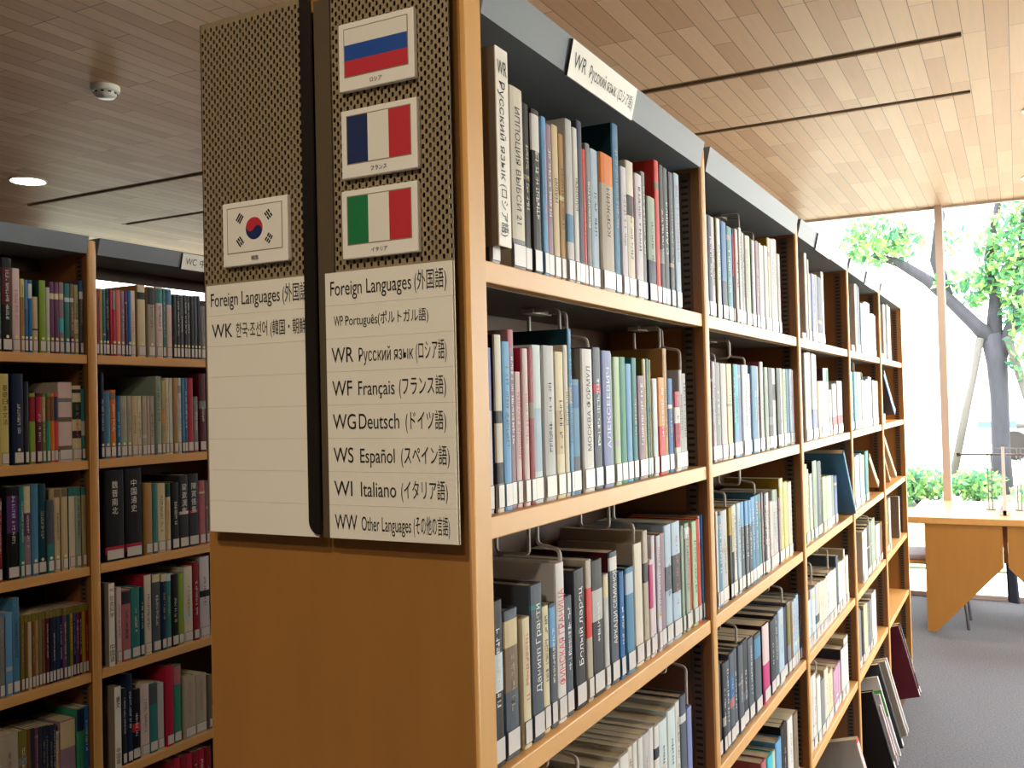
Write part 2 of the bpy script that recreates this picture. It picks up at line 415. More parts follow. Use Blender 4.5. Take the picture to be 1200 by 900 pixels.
def board(name, label, x0, x1, px0, px1, pl0, pl1, rows):
    t = thing(name, label, 'sign', ((x0 + x1) / 2, -0.025, ZB))
    ox, oz = (x0 + x1) / 2, ZB
    def rel(m_):
        m_.v = [(a - ox, b + 0.025, c - oz) for a, b, c in m_.v]; return m_
    m_ = MB()
    perforated(m_, px0, px1, 1.6413, ZT - 0.004, YP, BRONZE)
    m_.box(px0, px1, YP, YP + 0.0015, ZB, 1.6413, BRONZE); m_.box(px0 + 0.002, px1 - 0.002, YP + 0.004, YP + 0.005, ZB + 0.01, ZT - 0.005, BLACKP)  # black sheet added inside, stands in for the shade behind the holes
    m_.box(px0, px1, YP, YP + 0.0015, ZT - 0.004, ZT, BRONZE)
    m_.box(px0 - 0.0015, px0, YP, -0.0255, ZB, ZT, BRONZED); m_.box(px1 - 0.03, px1 - 0.02, YP + 0.002, -0.0255, ZB + 0.02, ZT - 0.02, BRONZED)
    rel(m_).build('perforated_panel', parent=t)
    for i in range(8):
        z1 = 1.6413 - i * RH; z0 = z1 - RH
        m_ = MB(); m_.box(pl0, pl1, YP - 0.0022, YP - 0.0004, z0 + 0.00012, z1 - 0.00012, PLATE); pl = rel(m_).build('label_plate', parent=t)
        if i < len(rows) and rows[i]:
            l_ = MB()
            for txt, f0, f1, hh, dz in rows[i]:
                letters(l_, txt, (pl0 + f0 * (pl1 - pl0), YP - 0.0027, z0 + RH * dz), (1, 0, 0), (0, 0, 1), (f1 - f0) * (pl1 - pl0), hh, INK)
            rel(l_).build('lettering', parent=pl)
    return t, rel
cap = 0.0182
rowsR = [[('Foreign Languages', .045, .695, .0175, .30), ('(外国語)', .72, .96, .0175, .30)],
         [('WP', .07, .145, .0122, .38), ('Português', .165, .425, .0115, .38), ('(ポルトガル語)', .43, .82, .0115, .38)],
         [('WR', .045, .225, cap, .28), ('Русский язык', .27, .70, .0155, .28), ('(ロシア語)', .72, .95, .0175, .28)],
         [('WF', .045, .21, cap, .28), ('Français', .26, .55, .0170, .28), ('(フランス語)', .585, .94, .0170, .28)],
         [('WG', .045, .235, cap, .28), ('Deutsch', .26, .58, cap, .28), ('(ドイツ語)', .63, .935, .0170, .28)],
         [('WS', .045, .21, cap, .28), ('Español', .265, .54, .0170, .28), ('(スペイン語)', .59, .955, .0170, .28)],
         [('WI', .045, .195, cap, .28), ('Italiano', .265, .545, .0178, .28), ('(イタリア語)', .585, .935, .0170, .28)],
         [('WW', .045, .23, cap, .28), ('Other Languages', .265, .655, .0165, .28), ('(その他の言語)', .675, .945, .0165, .28)]]
rowsL = [[('Foreign Languages', .045, .695, .0175, .30), ('(外国語)', .72, .96, .0175, .30)],
         [('WK', .05, .25, cap, .28), ('한국·조선어', .285, .575, .0150, .28), ('(韓国・朝鮮語)', .605, 1.0, .0150, .28)]]
tR, relR = board('directory_board', 'bronze perforated board whose white plates run from Portuguese to Other Languages', -0.187, -0.0025, -0.1645, -0.0025, -0.179, -0.0039, rowsR)
m_ = MB(); m_.box(-0.190, -0.1665, YP - 0.0005, -0.0255, ZB, ZT - 0.01, CHANNEL); relR(m_).build('side_channel', parent=tR)
tL, relL = board('directory_board', 'bronze perforated board whose white plates are blank below the WK row', -0.3755, -0.200, -0.374, -0.201, -0.3698, -0.1952, rowsL)
m_ = MB()
prof = [(-0.1910, ZT), (-0.2070, ZT), (-0.2070, ZB + 0.020)] + [(-0.1930 - 0.014 * math.cos(a), ZB + 0.020 - 0.016 * math.sin(a)) for a in (0.3, 0.6, 0.9, 1.2, 1.5)] + [(-0.1910, ZB + 0.004)]
m_.prism(prof, 'y', YP - 0.0065, YP - 0.0030, BLACKP); relL(m_).build('edge_trim', parent=tL)

# ------------------------------------------------------------------ flag cards stuck on the boards
FB = {c: mat('flag_' + c, h, rough=0.45) for c, h in dict(white='F0EBE0', blue='1E4FA3', navy='1D2F5E', red='C8303C', green='1F7A46', rim='9A8A6C').items()}
def card(label, cx, cz, bars, caption, kr=False):
    t = thing('flag_card', label, 'flag', (cx, YP, cz), group='flag cards on the language boards')
    w2, h2 = 0.0525, 0.0397; th = 0.008
    m_ = MB(); m_.box(-w2, w2, -th, -0.0006, -h2, h2, CARD); m_.build('card', parent=t, bevel=0.0012)
    f = MB(); y = -th - 0.0004
    fx0, fx1, fz0, fz1 = -w2 * .83, w2 * .83, -h2 * .58, h2 * .80
    def quad(a, b, c, d, mm, yy=y): f.poly([(a, yy, c), (b, yy, c), (b, yy, d), (a, yy, d)], mm)
    e = 0.0012
    quad(fx0 - e, fx1 + e, fz0 - e, fz1 + e, FB['rim'], y + 0.0002)
    if kr:
        quad(fx0, fx1, fz0, fz1, FB['white'])
        R_ = (fz1 - fz0) * 0.25; zc = (fz0 + fz1) / 2; yy = y - 0.0002; tl = -0.55
        def arc(cx_, cz_, r, a0, a1, n=14): return [(cx_ + r * math.cos(a0 + (a1 - a0) * k / n), cz_ + r * math.sin(a0 + (a1 - a0) * k / n)) for k in range(n + 1)]
        dx, dz = math.cos(tl) * R_ / 2, math.sin(tl) * R_ / 2
        up_ = arc(0, 0, R_, tl, tl + math.pi) + arc(-dx, -dz, R_ / 2, tl + math.pi, tl + 2 * math.pi) + arc(dx, dz, R_ / 2, tl + math.pi, tl, 14)
        f.poly([(a, yy, zc + b) for a, b in arc(0, 0, R_, 0, 2 * math.pi, 36)[:-1]], FB['navy'])
        f.poly([(a, yy - 0.0002, zc + b) for a, b in up_], FB['red'])
        for sx_, sz_, pat in ((-1, 1, '111'), (1, 1, '010'), (-1, -1, '101'), (1, -1, '000')):
            d = Vector((sx_ * 0.80, sz_ * 0.60)); n_ = Vector((-d.y, d.x)); c0 = Vector((sx_ * 0.0232, sz_ * 0.0145))
            for i, full in enumerate(pat):
                c1 = c0 + d * ((i - 1) * 0.0032)
                for a, b in (((-0.0055, 0.0055),) if full == '1' else ((-0.0055, -0.0006), (0.0006, 0.0055))):
                    q = [c1 + n_ * a - d * .0011, c1 + n_ * b - d * .0011, c1 + n_ * b + d * .0011, c1 + n_ * a + d * .0011]
                    ar_ = sum(q[k].x * q[(k + 1) % 4].y - q[(k + 1) % 4].x * q[k].y for k in range(4))
                    if ar_ < 0: q = q[::-1]
                    f.poly([(p_.x, yy, zc + p_.y) for p_ in q], INK)
    else:
        o_, cs = bars
        for i, c_ in enumerate(cs):
            if o_ == 'h': quad(fx0, fx1, fz1 - (fz1 - fz0) * (i + 1) / 3, fz1 - (fz1 - fz0) * i / 3, FB[c_])
            else: quad(fx0 + (fx1 - fx0) * i / 3, fx0 + (fx1 - fx0) * (i + 1) / 3, fz0, fz1, FB[c_])
    f.build('flag_print', parent=t)
    l_ = MB(); ww = 0.0055 * len(caption); letters(l_, caption, (-ww / 2, -th - 0.0006, -h2 * .86), (1, 0, 0), (0, 0, 1), ww, 0.0045, INK); l_.build('caption', parent=t)
card('white card with the white, blue and red striped flag, topmost on the board', -0.0955, 1.8885, ('h', ['white', 'blue', 'red']), 'ロシア')
card('white card with the blue, white and red upright-striped flag', -0.094, 1.787, ('v', ['navy', 'white', 'red']), 'フランス')
card('white card with the green, white and red upright-striped flag', -0.0955, 1.6937, ('v', ['green', 'white', 'red']), 'イタリア')
card('white card with a red and blue disc and four black trigrams', -0.282, 1.701, None, '韓国', kr=True)

# ------------------------------------------------------------------ ceiling fittings
LENS = bpy.data.materials.new('lamp_lens'); LENS.use_nodes = True
_b = LENS.node_tree.nodes['Principled BSDF']; _b.inputs['Emission Color'].default_value = (1, 0.86, 0.66, 1); _b.inputs['Emission Strength'].default_value = LAMP
def downlight(label, x, y):
    t = thing('ceiling_downlight', label, 'ceiling light', (x, y, H), group='round downlights in the plank ceiling')
    m_ = MB(); m_.lathe([(0.088, -0.0005), (0.104, -0.0005), (0.104, -0.006), (0.094, -0.010), (0.088, -0.004)], 0, 0, WHITE, cap=False); m_.build('trim_ring', parent=t, smooth=True)
    m_ = MB(); m_.lathe([(0.0, -0.0045), (0.087, -0.0035)], 0, 0, LENS, cap=False); m_.build('lens', parent=t)
downlight('glowing round downlight over the shaded bookcase', -4.55, 2.67)
downlight('round downlight at the right edge of the plank ceiling, beside the air slots', 0.70, 4.36)
downlight('round downlight at the right edge of the plank ceiling, close to the tall window', 0.70, 6.03)
for i, (x, y) in enumerate([(0.80, -2.4), (0.10, -1.7)]):  # two unseen lamps added behind the camera to warm the end panel
    downlight(['unseen round downlight added to light the language boards', 'unseen round downlight added to light the bookcase end'][i], x, y)
t = thing('smoke_detector', 'small white smoke detector on the plank ceiling', 'smoke detector', (-2.817, 1.803, H))
m_ = MB(); m_.lathe([(0.0, -0.001), (0.058, -0.001), (0.058, -0.022), (0.052, -0.026), (0.0, -0.026)], 0, 0, WHITE, 28, cap=False); m_.build('base', parent=t)
m_ = MB(); m_.lathe([(0.0, -0.0262), (0.044, -0.0262), (0.046, -0.036), (0.036, -0.048), (0.0, -0.050)], 0, 0, WHITE, 28, cap=False); m_.build('sensor_head', parent=t, smooth=True)
m_ = MB()
for k in range(10):
    a = k * math.pi / 5; m_.box(-0.006, 0.006, -0.0475, -0.0445, -0.035, -0.029, SLOT)
    n_ = len(m_.v) - 8; ca, sa = math.cos(a), math.sin(a)
    for j in range(n_, n_ + 8):
        x_, y_, z_ = m_.v[j]; m_.v[j] = (x_ * ca - y_ * sa, x_ * sa + y_ * ca, z_)
m_.build('vent_slots', parent=t)

# ------------------------------------------------------------------ study table by the window
t = thing('study_table', 'pale study table with slanted front panels by the tall window', 'table', (0.441, 6.095, 0))
TX, TY = 0.441, 6.095
m_ = MB(); m_.box(-0.551, 0.551, -0.525, 0.525, 0.672, 0.712, WOODH); m_.build('table_top', parent=t, bevel=0.003)
for sy in (-1, 1):
    for sx in (-1, 1):
        m_ = MB(); y0 = sy * 0.495
        q = [(sx * 0.449, 0.0), (sx * 0.449, 0.671), (sx * 0.0135, 0.671), (sx * 0.0135, 0.418), (sx * 0.395, 0.0)]
        m_.prism(q if sx > 0 else q[::-1], 'y', y0 - 0.014, y0 + 0.014, mat('table_veneer', 'B8823F', rough=0.4, noise=0.1, scale=3, stretch=(9, 9, 1.2))); m_.build('slanted_panel', parent=t)
    m_ = MB(); m_.box(-0.012, 0.012, sy * 0.46 - 0.02, sy * 0.46 + 0.02, 0.44, 0.671, UPR); m_.build('post', parent=t)
m_ = MB(); m_.box(-0.42, 0.42, -0.02, 0.02, 0.60, 0.671, WOODD); m_.build('centre_beam', parent=t)
for sx in (-1, 1):
    m_ = MB(); m_.box(sx * 0.422 - 0.02, sx * 0.422 + 0.02, -0.48, 0.48, 0.0, 0.025, CHROME); m_.build('foot_bar', parent=t)
# lamp rail standing on the table
t = thing('desk_rail', 'slim metal rail on paired posts standing on the study table', 'rail', (0.441, 6.1, 0.712))
m_ = MB(); m_.tube([(-0.255, 0, 0.362), (0.255, 0, 0.362)], 0.006, CHROME); m_.build('rail_bar', parent=t, smooth=True)
m_ = MB(); m_.tube([(-0.195, 0.02, 0.402), (0.195, 0.02, 0.402)], 0.003, CHROME); m_.build('upper_wire', parent=t)
for sx in (-1, 1):
    m_ = MB(); m_.lathe([(0.002, 0.0), (0.013, 0.004), (0.015, 0.014), (0.009, 0.026), (0.004, 0.03)], 0, 0, BRONZED, 14)
    m_.v = [(sx * (0.282 - c), b, 0.362 + a) for a, b, c in m_.v]; m_.build('end_knob', parent=t, smooth=True)
    m_ = MB()
    for dx in (0, 0.022): m_.tube([(sx * 0.074 + dx * sx, 0, 0.0), (sx * 0.074 + dx * sx, 0, 0.40)], 0.0035, CHROME)
    m_.lathe([(0.03, 0.0), (0.03, 0.006), (0.005, 0.008)], sx * 0.085, 0, CHROME, 16); m_.build('post', parent=t)
acr = mat('acrylic', 'E8ECF4', rough=0.15)
t = thing('acrylic_divider', 'clear white-edged divider standing at the middle of the study table', 'divider', (0.441, 6.1, 0.712))
m_ = MB(); m_.box(-0.006, 0.006, -0.30, -0.02, 0.03, 0.43, GLASS); m_.build('sheet', parent=t)
m_ = MB(); m_.box(-0.010, 0.010, -0.31, -0.30, 0.0, 0.43, acr); m_.box(-0.03, 0.03, -0.31, -0.02, 0.0, 0.03, acr); m_.build('edge_holder', parent=t)

SEAT = mat('seat_lilac', 'C4C9E8', rough=0.8, noise=0.1, scale=60)
def chair(label, x, y, rz):
    t = thing('reading_chair', label, 'chair', (x, y, 0), rz)
    m_ = MB(); m_.prism([(-0.19, -0.20), (0.19, -0.20), (0.205, 0.16), (0.15, 0.20), (-0.15, 0.20), (-0.205, 0.16)], 'z', 0.405, 0.425, WOODH); m_.build('seat_board', parent=t, bevel=0.004)
    m_ = MB(); m_.prism([(-0.175, -0.185), (0.175, -0.185), (0.19, 0.15), (0.14, 0.185), (-0.14, 0.185), (-0.19, 0.15)], 'z', 0.425, 0.462, SEAT); m_.build('seat_cushion', parent=t, bevel=0.012)
    for sx in (-1, 1):
        m_ = MB(); m_.tube([(sx * 0.15, 0.16, 0.405), (sx * 0.145, 0.20, 0.0)], 0.009, CHROME); m_.build('leg', parent=t)
        m_ = MB(); m_.tube([(sx * 0.205, -0.25, 0.0), (sx * 0.175, -0.19, 0.40), (sx * 0.175, -0.215, 0.60), (sx * 0.17, -0.25, 0.78)], 0.009, CHROME); m_.build('leg', parent=t)
    m_ = MB(); n = 9; vs = []; fs = []
    for k in range(n):
        a = -1 + 2 * k / (n - 1); yy = -0.285 + 0.05 * a * a
        for z_, d in ((0.66, 0.0), (0.665, -0.012), (0.795, -0.03), (0.80, -0.018)): vs.append((a * 0.20, yy + d * 1.0 + 0.02, z_))
    for k in range(n - 1):
        for j in range(4): fs.append((k * 4 + j, k * 4 + (j + 1) % 4, (k + 1) * 4 + (j + 1) % 4, (k + 1) * 4 + j))
    fs += [(0, 1, 2, 3), tuple(range((n - 1) * 4, n * 4))[::-1]]
    m_.raw(vs, fs, WOOD); m_.build('back_rail', parent=t, smooth=False)
    return t
chair('lilac-seated chair pushed under the left end of the study table', 0.02, 5.84, -R90)
t = thing('shoulder_bag', 'dark narrow bag hanging below the study table', 'bag', (0.478, 6.095, 0.12))
m_ = MB(); m_.prism([(-0.04, 0.0), (0.03, -0.01), (0.012, 0.26), (-0.045, 0.27)], 'y', -0.05, 0.05, mat('bag_navy', '2A3346', rough=0.7)); m_.build('pouch', parent=t, bevel=0.012)
m_ = MB(); m_.tube([(-0.03, 0, 0.26), (-0.02, 0, 0.36), (0.0, 0, 0.470), (0.02, 0, 0.36), (0.008, 0, 0.26)], 0.006, mat('bag_navy', '2A3346')); m_.build('strap', parent=t)

# ------------------------------------------------------------------ garden
BARK = mat('bark_grey', '45444F', rough=0.9, noise=0.3, scale=8, stretch=(3, 3, 0.6), bump=0.4)
LEAFM = []
for i, c in enumerate(('5F9A62', '80B070', '477F66', '9ABC6C')):
    m = mat('leaf_%d' % i, c, rough=0.6); LEAFM.append(m)
    nt = m.node_tree; b = nt.nodes['Principled BSDF']; tr = nt.nodes.new('ShaderNodeBsdfTranslucent'); tr.inputs[0].default_value = lin(c); mx = nt.nodes.new('ShaderNodeMixShader'); mx.inputs[0].default_value = 0.45
    nt.links.new(b.outputs[0], mx.inputs[1]); nt.links.new(tr.outputs[0], mx.inputs[2]); nt.links.new(mx.outputs[0], nt.nodes['Material Output'].inputs[0])
def leaf_cluster(m_, c, r, n, size, rng):
    for _ in range(n):
        while True:
            d = Vector((rng.uniform(-1, 1), rng.uniform(-1, 1), rng.uniform(-1, 1)))
            if d.length < 1: break
        p = Vector(c) + Vector((d.x * r[0], d.y * r[1], d.z * r[2]))
        u = Vector((rng.uniform(-1, 1), rng.uniform(-1, 1), rng.uniform(-1, 1))).normalized(); v = u.orthogonal().normalized()
        s = size * rng.uniform(0.6, 1.3)
        m_.poly([p - u * s, p + v * s * 0.45, p + u * s, p - v * s * 0.45], rng.choice(LEAFM))
rng = random.Random(5)
t = thing('garden_tree', 'forked garden tree with propped trunk beyond the window', 'tree', (0.29, 15, -0.02))
def loc(pts): return [(x - 0.29, y - 15, z + 0.02) for x, y, z in pts]
m_ = MB()
m_.tube(loc([(0.28, 15, -0.03), (0.285, 15, 0.6), (0.29, 15, 1.4), (0.27, 15, 1.95), (0.20, 15, 2.35)]), [0.17, 0.13, 0.125, 0.15, 0.15], BARK, 12)
m_.tube(loc([(0.22, 15, 2.25), (0.0, 14.9, 2.5), (-0.3, 14.8, 2.85), (-0.62, 14.7, 3.2), (-1.0, 14.6, 3.48), (-1.35, 14.5, 3.62)]), [0.13, 0.10, 0.09, 0.085, 0.07, 0.04], BARK, 10)
m_.tube(loc([(0.24, 15, 2.3), (0.28, 15.1, 2.9), (0.2, 15.2, 3.5), (0.35, 15.2, 4.3), (0.3, 15.3, 5.0)]), [0.12, 0.09, 0.07, 0.05, 0.03], BARK, 10)
m_.tube(loc([(0.30, 15, 2.0), (0.5, 15, 2.5), (0.62, 15.1, 3.2), (0.7, 15.1, 4.2)]), [0.11, 0.09, 0.07, 0.04], BARK, 10)
m_.tube(loc([(-0.35, 14.8, 2.9), (-0.5, 14.8, 3.5), (-0.42, 14.8, 4.2), (-0.55, 14.8, 4.6)]), [0.08, 0.09, 0.07, 0.03], BARK, 8)
m_.build('trunk', parent=t, smooth=True)
m_ = MB()
for c, r, n in [((-1.35, 14.5, 3.85), (0.5, 0.5, 0.42), 520), ((-0.9, 14.6, 3.75), (0.3, 0.4, 0.3), 110), ((-0.35, 14.8, 3.15), (0.3, 0.3, 0.2), 70), ((-0.25, 14.8, 3.75), (0.22, 0.3, 0.3), 60),
                ((0.0, 14.9, 3.05), (0.22, 0.3, 0.28), 120), ((0.55, 15, 3.7), (0.55, 0.5, 0.5), 640), ((0.35, 15, 3.2), (0.4, 0.4, 0.3), 230), ((0.65, 15, 2.7), (0.35, 0.4, 0.4), 260), ((0.9, 15, 4.3), (0.5, 0.5, 0.5), 420), ((0.62, 14.8, 2.1), (0.22, 0.3, 0.5), 80)]:
    leaf_cluster(m_, (c[0] - 0.29, c[1] - 15, c[2] + 0.02), r, n, 0.08, rng)
m_.build('foliage', parent=t)
for lab, pts in (('grey wooden prop slanting against the garden tree from the left', [(-0.42, 14.85, -0.03), (0.06, 14.9, 2.3)]), ('grey wooden prop slanting against the garden tree from the right', [(1.02, 14.85, -0.03), (0.42, 14.92, 2.3)])):
    m_ = MB(); m_.tube(pts, 0.058, mat('prop_timber', '6A6664', rough=0.9), 10); tag(m_.build('tree_prop', smooth=True), lab, 'prop', 'props of the garden tree')
m_ = MB(); m_.tube([(0.5, 14.7, 1.0), (1.3, 14.7, 1.03)], 0.045, mat('prop_timber', '6A6664'), 10); tag(m_.build('tree_prop'), 'grey wooden rail tied level beside the garden tree', 'prop', 'props of the garden tree')
def shrub(label, x, y, rx, ry, h, n):
    t = thing('garden_shrub', label, 'shrub', (x, y, -0.02), group='low shrubs on the lawn')
    m_ = MB()
    for k in range(7):
        a = k * 0.9; m_.tube([(0, 0, 0), (rx * 0.5 * math.cos(a), ry * 0.5 * math.sin(a), h * 0.6)], 0.012, BARK, 6)
    m_.build('stems', parent=t)
    m_ = MB()
    for k in range(6):
        a = k * math.pi / 3; leaf_cluster(m_, (rx * 0.5 * math.cos(a), ry * 0.5 * math.sin(a), h * 0.55), (rx * 0.55, ry * 0.55, h * 0.45), n // 6, 0.06, rng)
    m_.build('foliage', parent=t)
shrub('low green shrub left of the window mullion', -0.72, 13.2, 0.42, 0.5, 0.50, 700)
shrub('low green shrub right of the window mullion', 0.0, 13.6, 0.36, 0.45, 0.46, 600)
shrub('low green shrub behind the desk rail', 0.9, 12.2, 0.5, 0.5, 0.42, 600)
def vehicle(name, label, x, y, length, hood, height, body, stripe, cargo):
    t = thing(name, label, 'van', (x, y, -0.03))
    L2 = length / 2; m_ = MB()
    m_.prism([(-L2, 0.35), (L2, 0.35), (L2, height * 0.55), (L2 - hood * 0.35, height * 0.62), (L2 - hood, height), (-L2, height)], 'y', -0.85, 0.85, body); m_.build('body', parent=t, bevel=0.06)
    m_ = MB(); m_.box(-L2 - 0.01, L2 * 0.98, -0.862, -0.85, 0.72, 0.86, stripe); m_.box(-L2 * 0.6, L2 * 0.9, -0.862, -0.85, 0.50, 0.58, stripe); m_.build('side_stripe', parent=t)
    m_ = MB(); m_.prism([(L2 - hood * 1.9, height * 0.62), (L2 - hood * 0.55, height * 0.62), (L2 - hood * 1.02, height * 0.92), (L2 - hood * 1.9, height * 0.92)], 'y', -0.861, -0.85, mat('car_glass', '3C4858', rough=0.1)); m_.build('side_window', parent=t)
    for sx in (-1, 1):
        for sy in (-1, 1):
            m_ = MB(); m_.lathe([(0.0, -0.1), (0.20, -0.1), (0.31, -0.09), (0.33, 0.0), (0.31, 0.09), (0.20, 0.1), (0.0, 0.1)], 0, 0, BLACKP, 20, cap=False)
            m_.v = [(sx * L2 * 0.6 + a, sy * 0.78 + c, 0.33 + b) for a, b, c in m_.v]; m_.build('wheel', parent=t)
    return t
vehicle('parked_van', 'white van with blue side stripes parked beyond the lawn', -4.0, 22.0, 4.4, 0.9, 1.95, mat('van_white', 'E6E8EC', rough=0.3), mat('stripe_blue', '4A5FC8', rough=0.4), None)
vehicle('parked_van', 'lilac-grey van parked behind the garden tree', 1.5, 24.0, 3.6, 0.8, 1.95, mat('van_lilac', 'A8A6CC', rough=0.3), mat('stripe_blue', '4A5FC8'), None)

# ------------------------------------------------------------------ books
NAME = dict(ORD='first second third fourth fifth sixth seventh eighth ninth tenth eleventh twelfth thirteenth fourteenth fifteenth sixteenth seventeenth eighteenth nineteenth twentieth'.split())
LIGHT = set('white ivory cream light_grey pale_blue ice pale_green pale_yellow pale_pink lilac_white beige stone tan khaki sage sky_blue turquoise apricot lavender pink_lilac dusty_rose'.split())
def scribble(mb, x, y0, y1, z0, z1, ink, rg):
    """a spine title too small to read: rows of little strokes"""
    cw = (y1 - y0); z = z0
    while z < z1:
        gl = cw * rg.uniform(0.45, 0.8)
        if rg.random() > 0.14:
            t_ = gl * 0.16
            for k in range(rg.randint(2, 3)):
                if rg.random() < 0.5:
                    zz = z + gl * rg.uniform(0, 0.75); mb.poly([(x, y0, zz), (x, y1, zz), (x, y1, zz + t_), (x, y0, zz + t_)], ink)
                else:
                    yy = y0 + cw * rg.uniform(0, 0.8); mb.poly([(x, yy, z), (x, yy + cw * 0.16, z), (x, yy + cw * 0.16, z + gl * 0.85), (x, yy, z + gl * 0.85)], ink)
        z += gl
def book_shapes(th, h, col, opts, rg, dot=False, label=True, depth=None):
    """meshes of one book: spine plane x=0, thickness along +y, height along +z"""
    D = depth or min(0.182, max(0.105, h * rg.uniform(0.66, 0.74)))
    bands, cover, title, scr = [], col, None, False
    for q in opts:
        if q.startswith('b.'):
            r = q[2:].rsplit('.', 1); nums = r[0]; cname = r[1]
            a, b_ = nums.split('.') if nums.count('.') == 1 else (nums, '1')
            f = lambda s_: 1.0 if s_ == '1' else (float('0.' + s_) if s_ != '0' else 0.0)
            bands.append((f(a), f(b_), cname))
        elif q.startswith('c.'): cover = q[2:]
        elif q.startswith('T='): title = q[2:].rsplit(',', 1)
        elif q == 's': scr = True
        elif q == 'D': dot = True
    hard = th > 0.02 and rg.random() < 0.5
    if not title and not scr and th > 0.008 and rg.random() < 0.6: scr = True
    if not bands and not title and rg.random() < 0.3:
        a = rg.choice([0.80, 0.86, 0.55, 0.30]); near = ['light_grey', 'stone', 'ice', 'pale_pink', 'cream'] if col in LIGHT else ['slate', 'taupe', 'grey', 'stone', col]
        bands.append((a, a + rg.choice([0.03, 0.05, 0.10]), rg.choice(near)))
    bt = min(0.0022 if hard else 0.0011, th * 0.2); e = min(0.003, th * 0.22); bs = 0.002
    cov = MB(); base = bookmat(col); cm = bookmat(cover)
    zs = sorted({0.0, h} | {a * h for a, b_, c in bands} | {b_ * h for a, b_, c in bands})
    out = [(-D, 0), (-e, 0), (-e * 0.3, th * 0.06), (0, th * 0.3), (0, th * 0.7), (-e * 0.3, th * 0.94), (-e, th), (-D, th)]
    inn = [(-D, th - bt), (-bs - e, th - bt), (-bs - e, bt), (-D, bt)]
    pts = out + inn; n = len(pts)
    for z0, z1 in zip(zs[:-1], zs[1:]):
        mid = (z0 + z1) / 2 / h; bm = base
        for a, b_, c in bands:
            if a <= mid <= b_: bm = bookmat(c)
        for i in range(n):
            p, q = pts[i], pts[(i + 1) % n]
            cov.poly([(p[0], p[1], z0), (q[0], q[1], z0), (q[0], q[1], z1), (p[0], p[1], z1)], bm if 1 <= i <= 5 else cm)
    cov.poly([(p[0], p[1], h) for p in pts], cm); cov.poly([(p[0], p[1], 0) for p in pts][::-1], cm)
    pg = MB(); pg.box(-D + 0.002, -bs - e, bt, th - bt, 0.0015, h - (0.0035 if hard else 0.0006), PAPER)
    lab = None
    if label:
        lab = MB(); y0, y1 = th * 0.05, th * 0.95; r = min(0.0011, th * 0.09); z0, z1 = 0.005, 0.005 + min(0.029, h * 0.2)
        lab.poly([(0.0004, y0, z0), (0.0004, y1, z0), (0.0004, y1, z1), (0.0004, y0, z1)], LABELR)
        lab.poly([(0.0007, y0 + r, z0 + r), (0.0007, y1 - r, z0 + r), (0.0007, y1 - r, z1 - r), (0.0007, y0 + r, z1 - r)], LABELW)
        if dot:
            c = (th / 2, z1 + 0.006); rr = min(0.0042, th * 0.36)
            lab.poly([(0.0007, c[0] + rr * math.cos(k * math.pi / 6), c[1] + rr * math.sin(k * math.pi / 6)) for k in range(12)], DOT)
    ttl = None
    if title:
        ttl = MB(); txt, k = title
        ink = {'k': INK, 'w': WHITEINK, 'r': PINKINK, 'R': REDINK, 'g': GREENINK}[k]
        cap_ = min(th * 0.42, 0.013); ln = min(h - 0.085, len(txt) * cap_ * 0.95)
        zc = 0.052 + (h - 0.07) / 2
        if k == 'R': cap_ = th * 0.62; ln = h * 0.6; zc = 0.05 + ln / 2
        if any(ord(c) > 0x3000 for c in txt):      # upright characters one below the other
            s_ = min(th * 0.62, 0.02); z = h * 0.88 - s_
            for c in txt:
                letters(ttl, c, (0.0007, th / 2 - s_ / 2, z), (0, 1, 0), (0, 0, 1), s_, s_ * 0.85, ink); z -= s_ * 1.25
        elif txt.startswith('ИПП'):
            letters(ttl, txt, (0.0007, th / 2 - cap_ / 2, zc + ln / 2), (0, 0, -1), (0, 1, 0), ln, cap_, ink)
        else:
            letters(ttl, txt, (0.0007, th / 2 + cap_ / 2, zc - ln / 2), (0, 0, 1), (0, -1, 0), ln, cap_, ink)
    elif scr:
        ttl = MB(); ink = rg.choice([INK, INK, PINKINK, GREENINK]) if col in LIGHT else rg.choice([WHITEINK, GOLDINK, WHITEINK])
        a = rg.uniform(0.28, 0.4) * h; b_ = rg.uniform(0.65, 0.92) * h
        hw = min(th * 0.18, 0.0045); scribble(ttl, 0.0007, th / 2 - hw, th / 2 + hw, a, b_, ink, rg)
    return cov, pg, lab, ttl
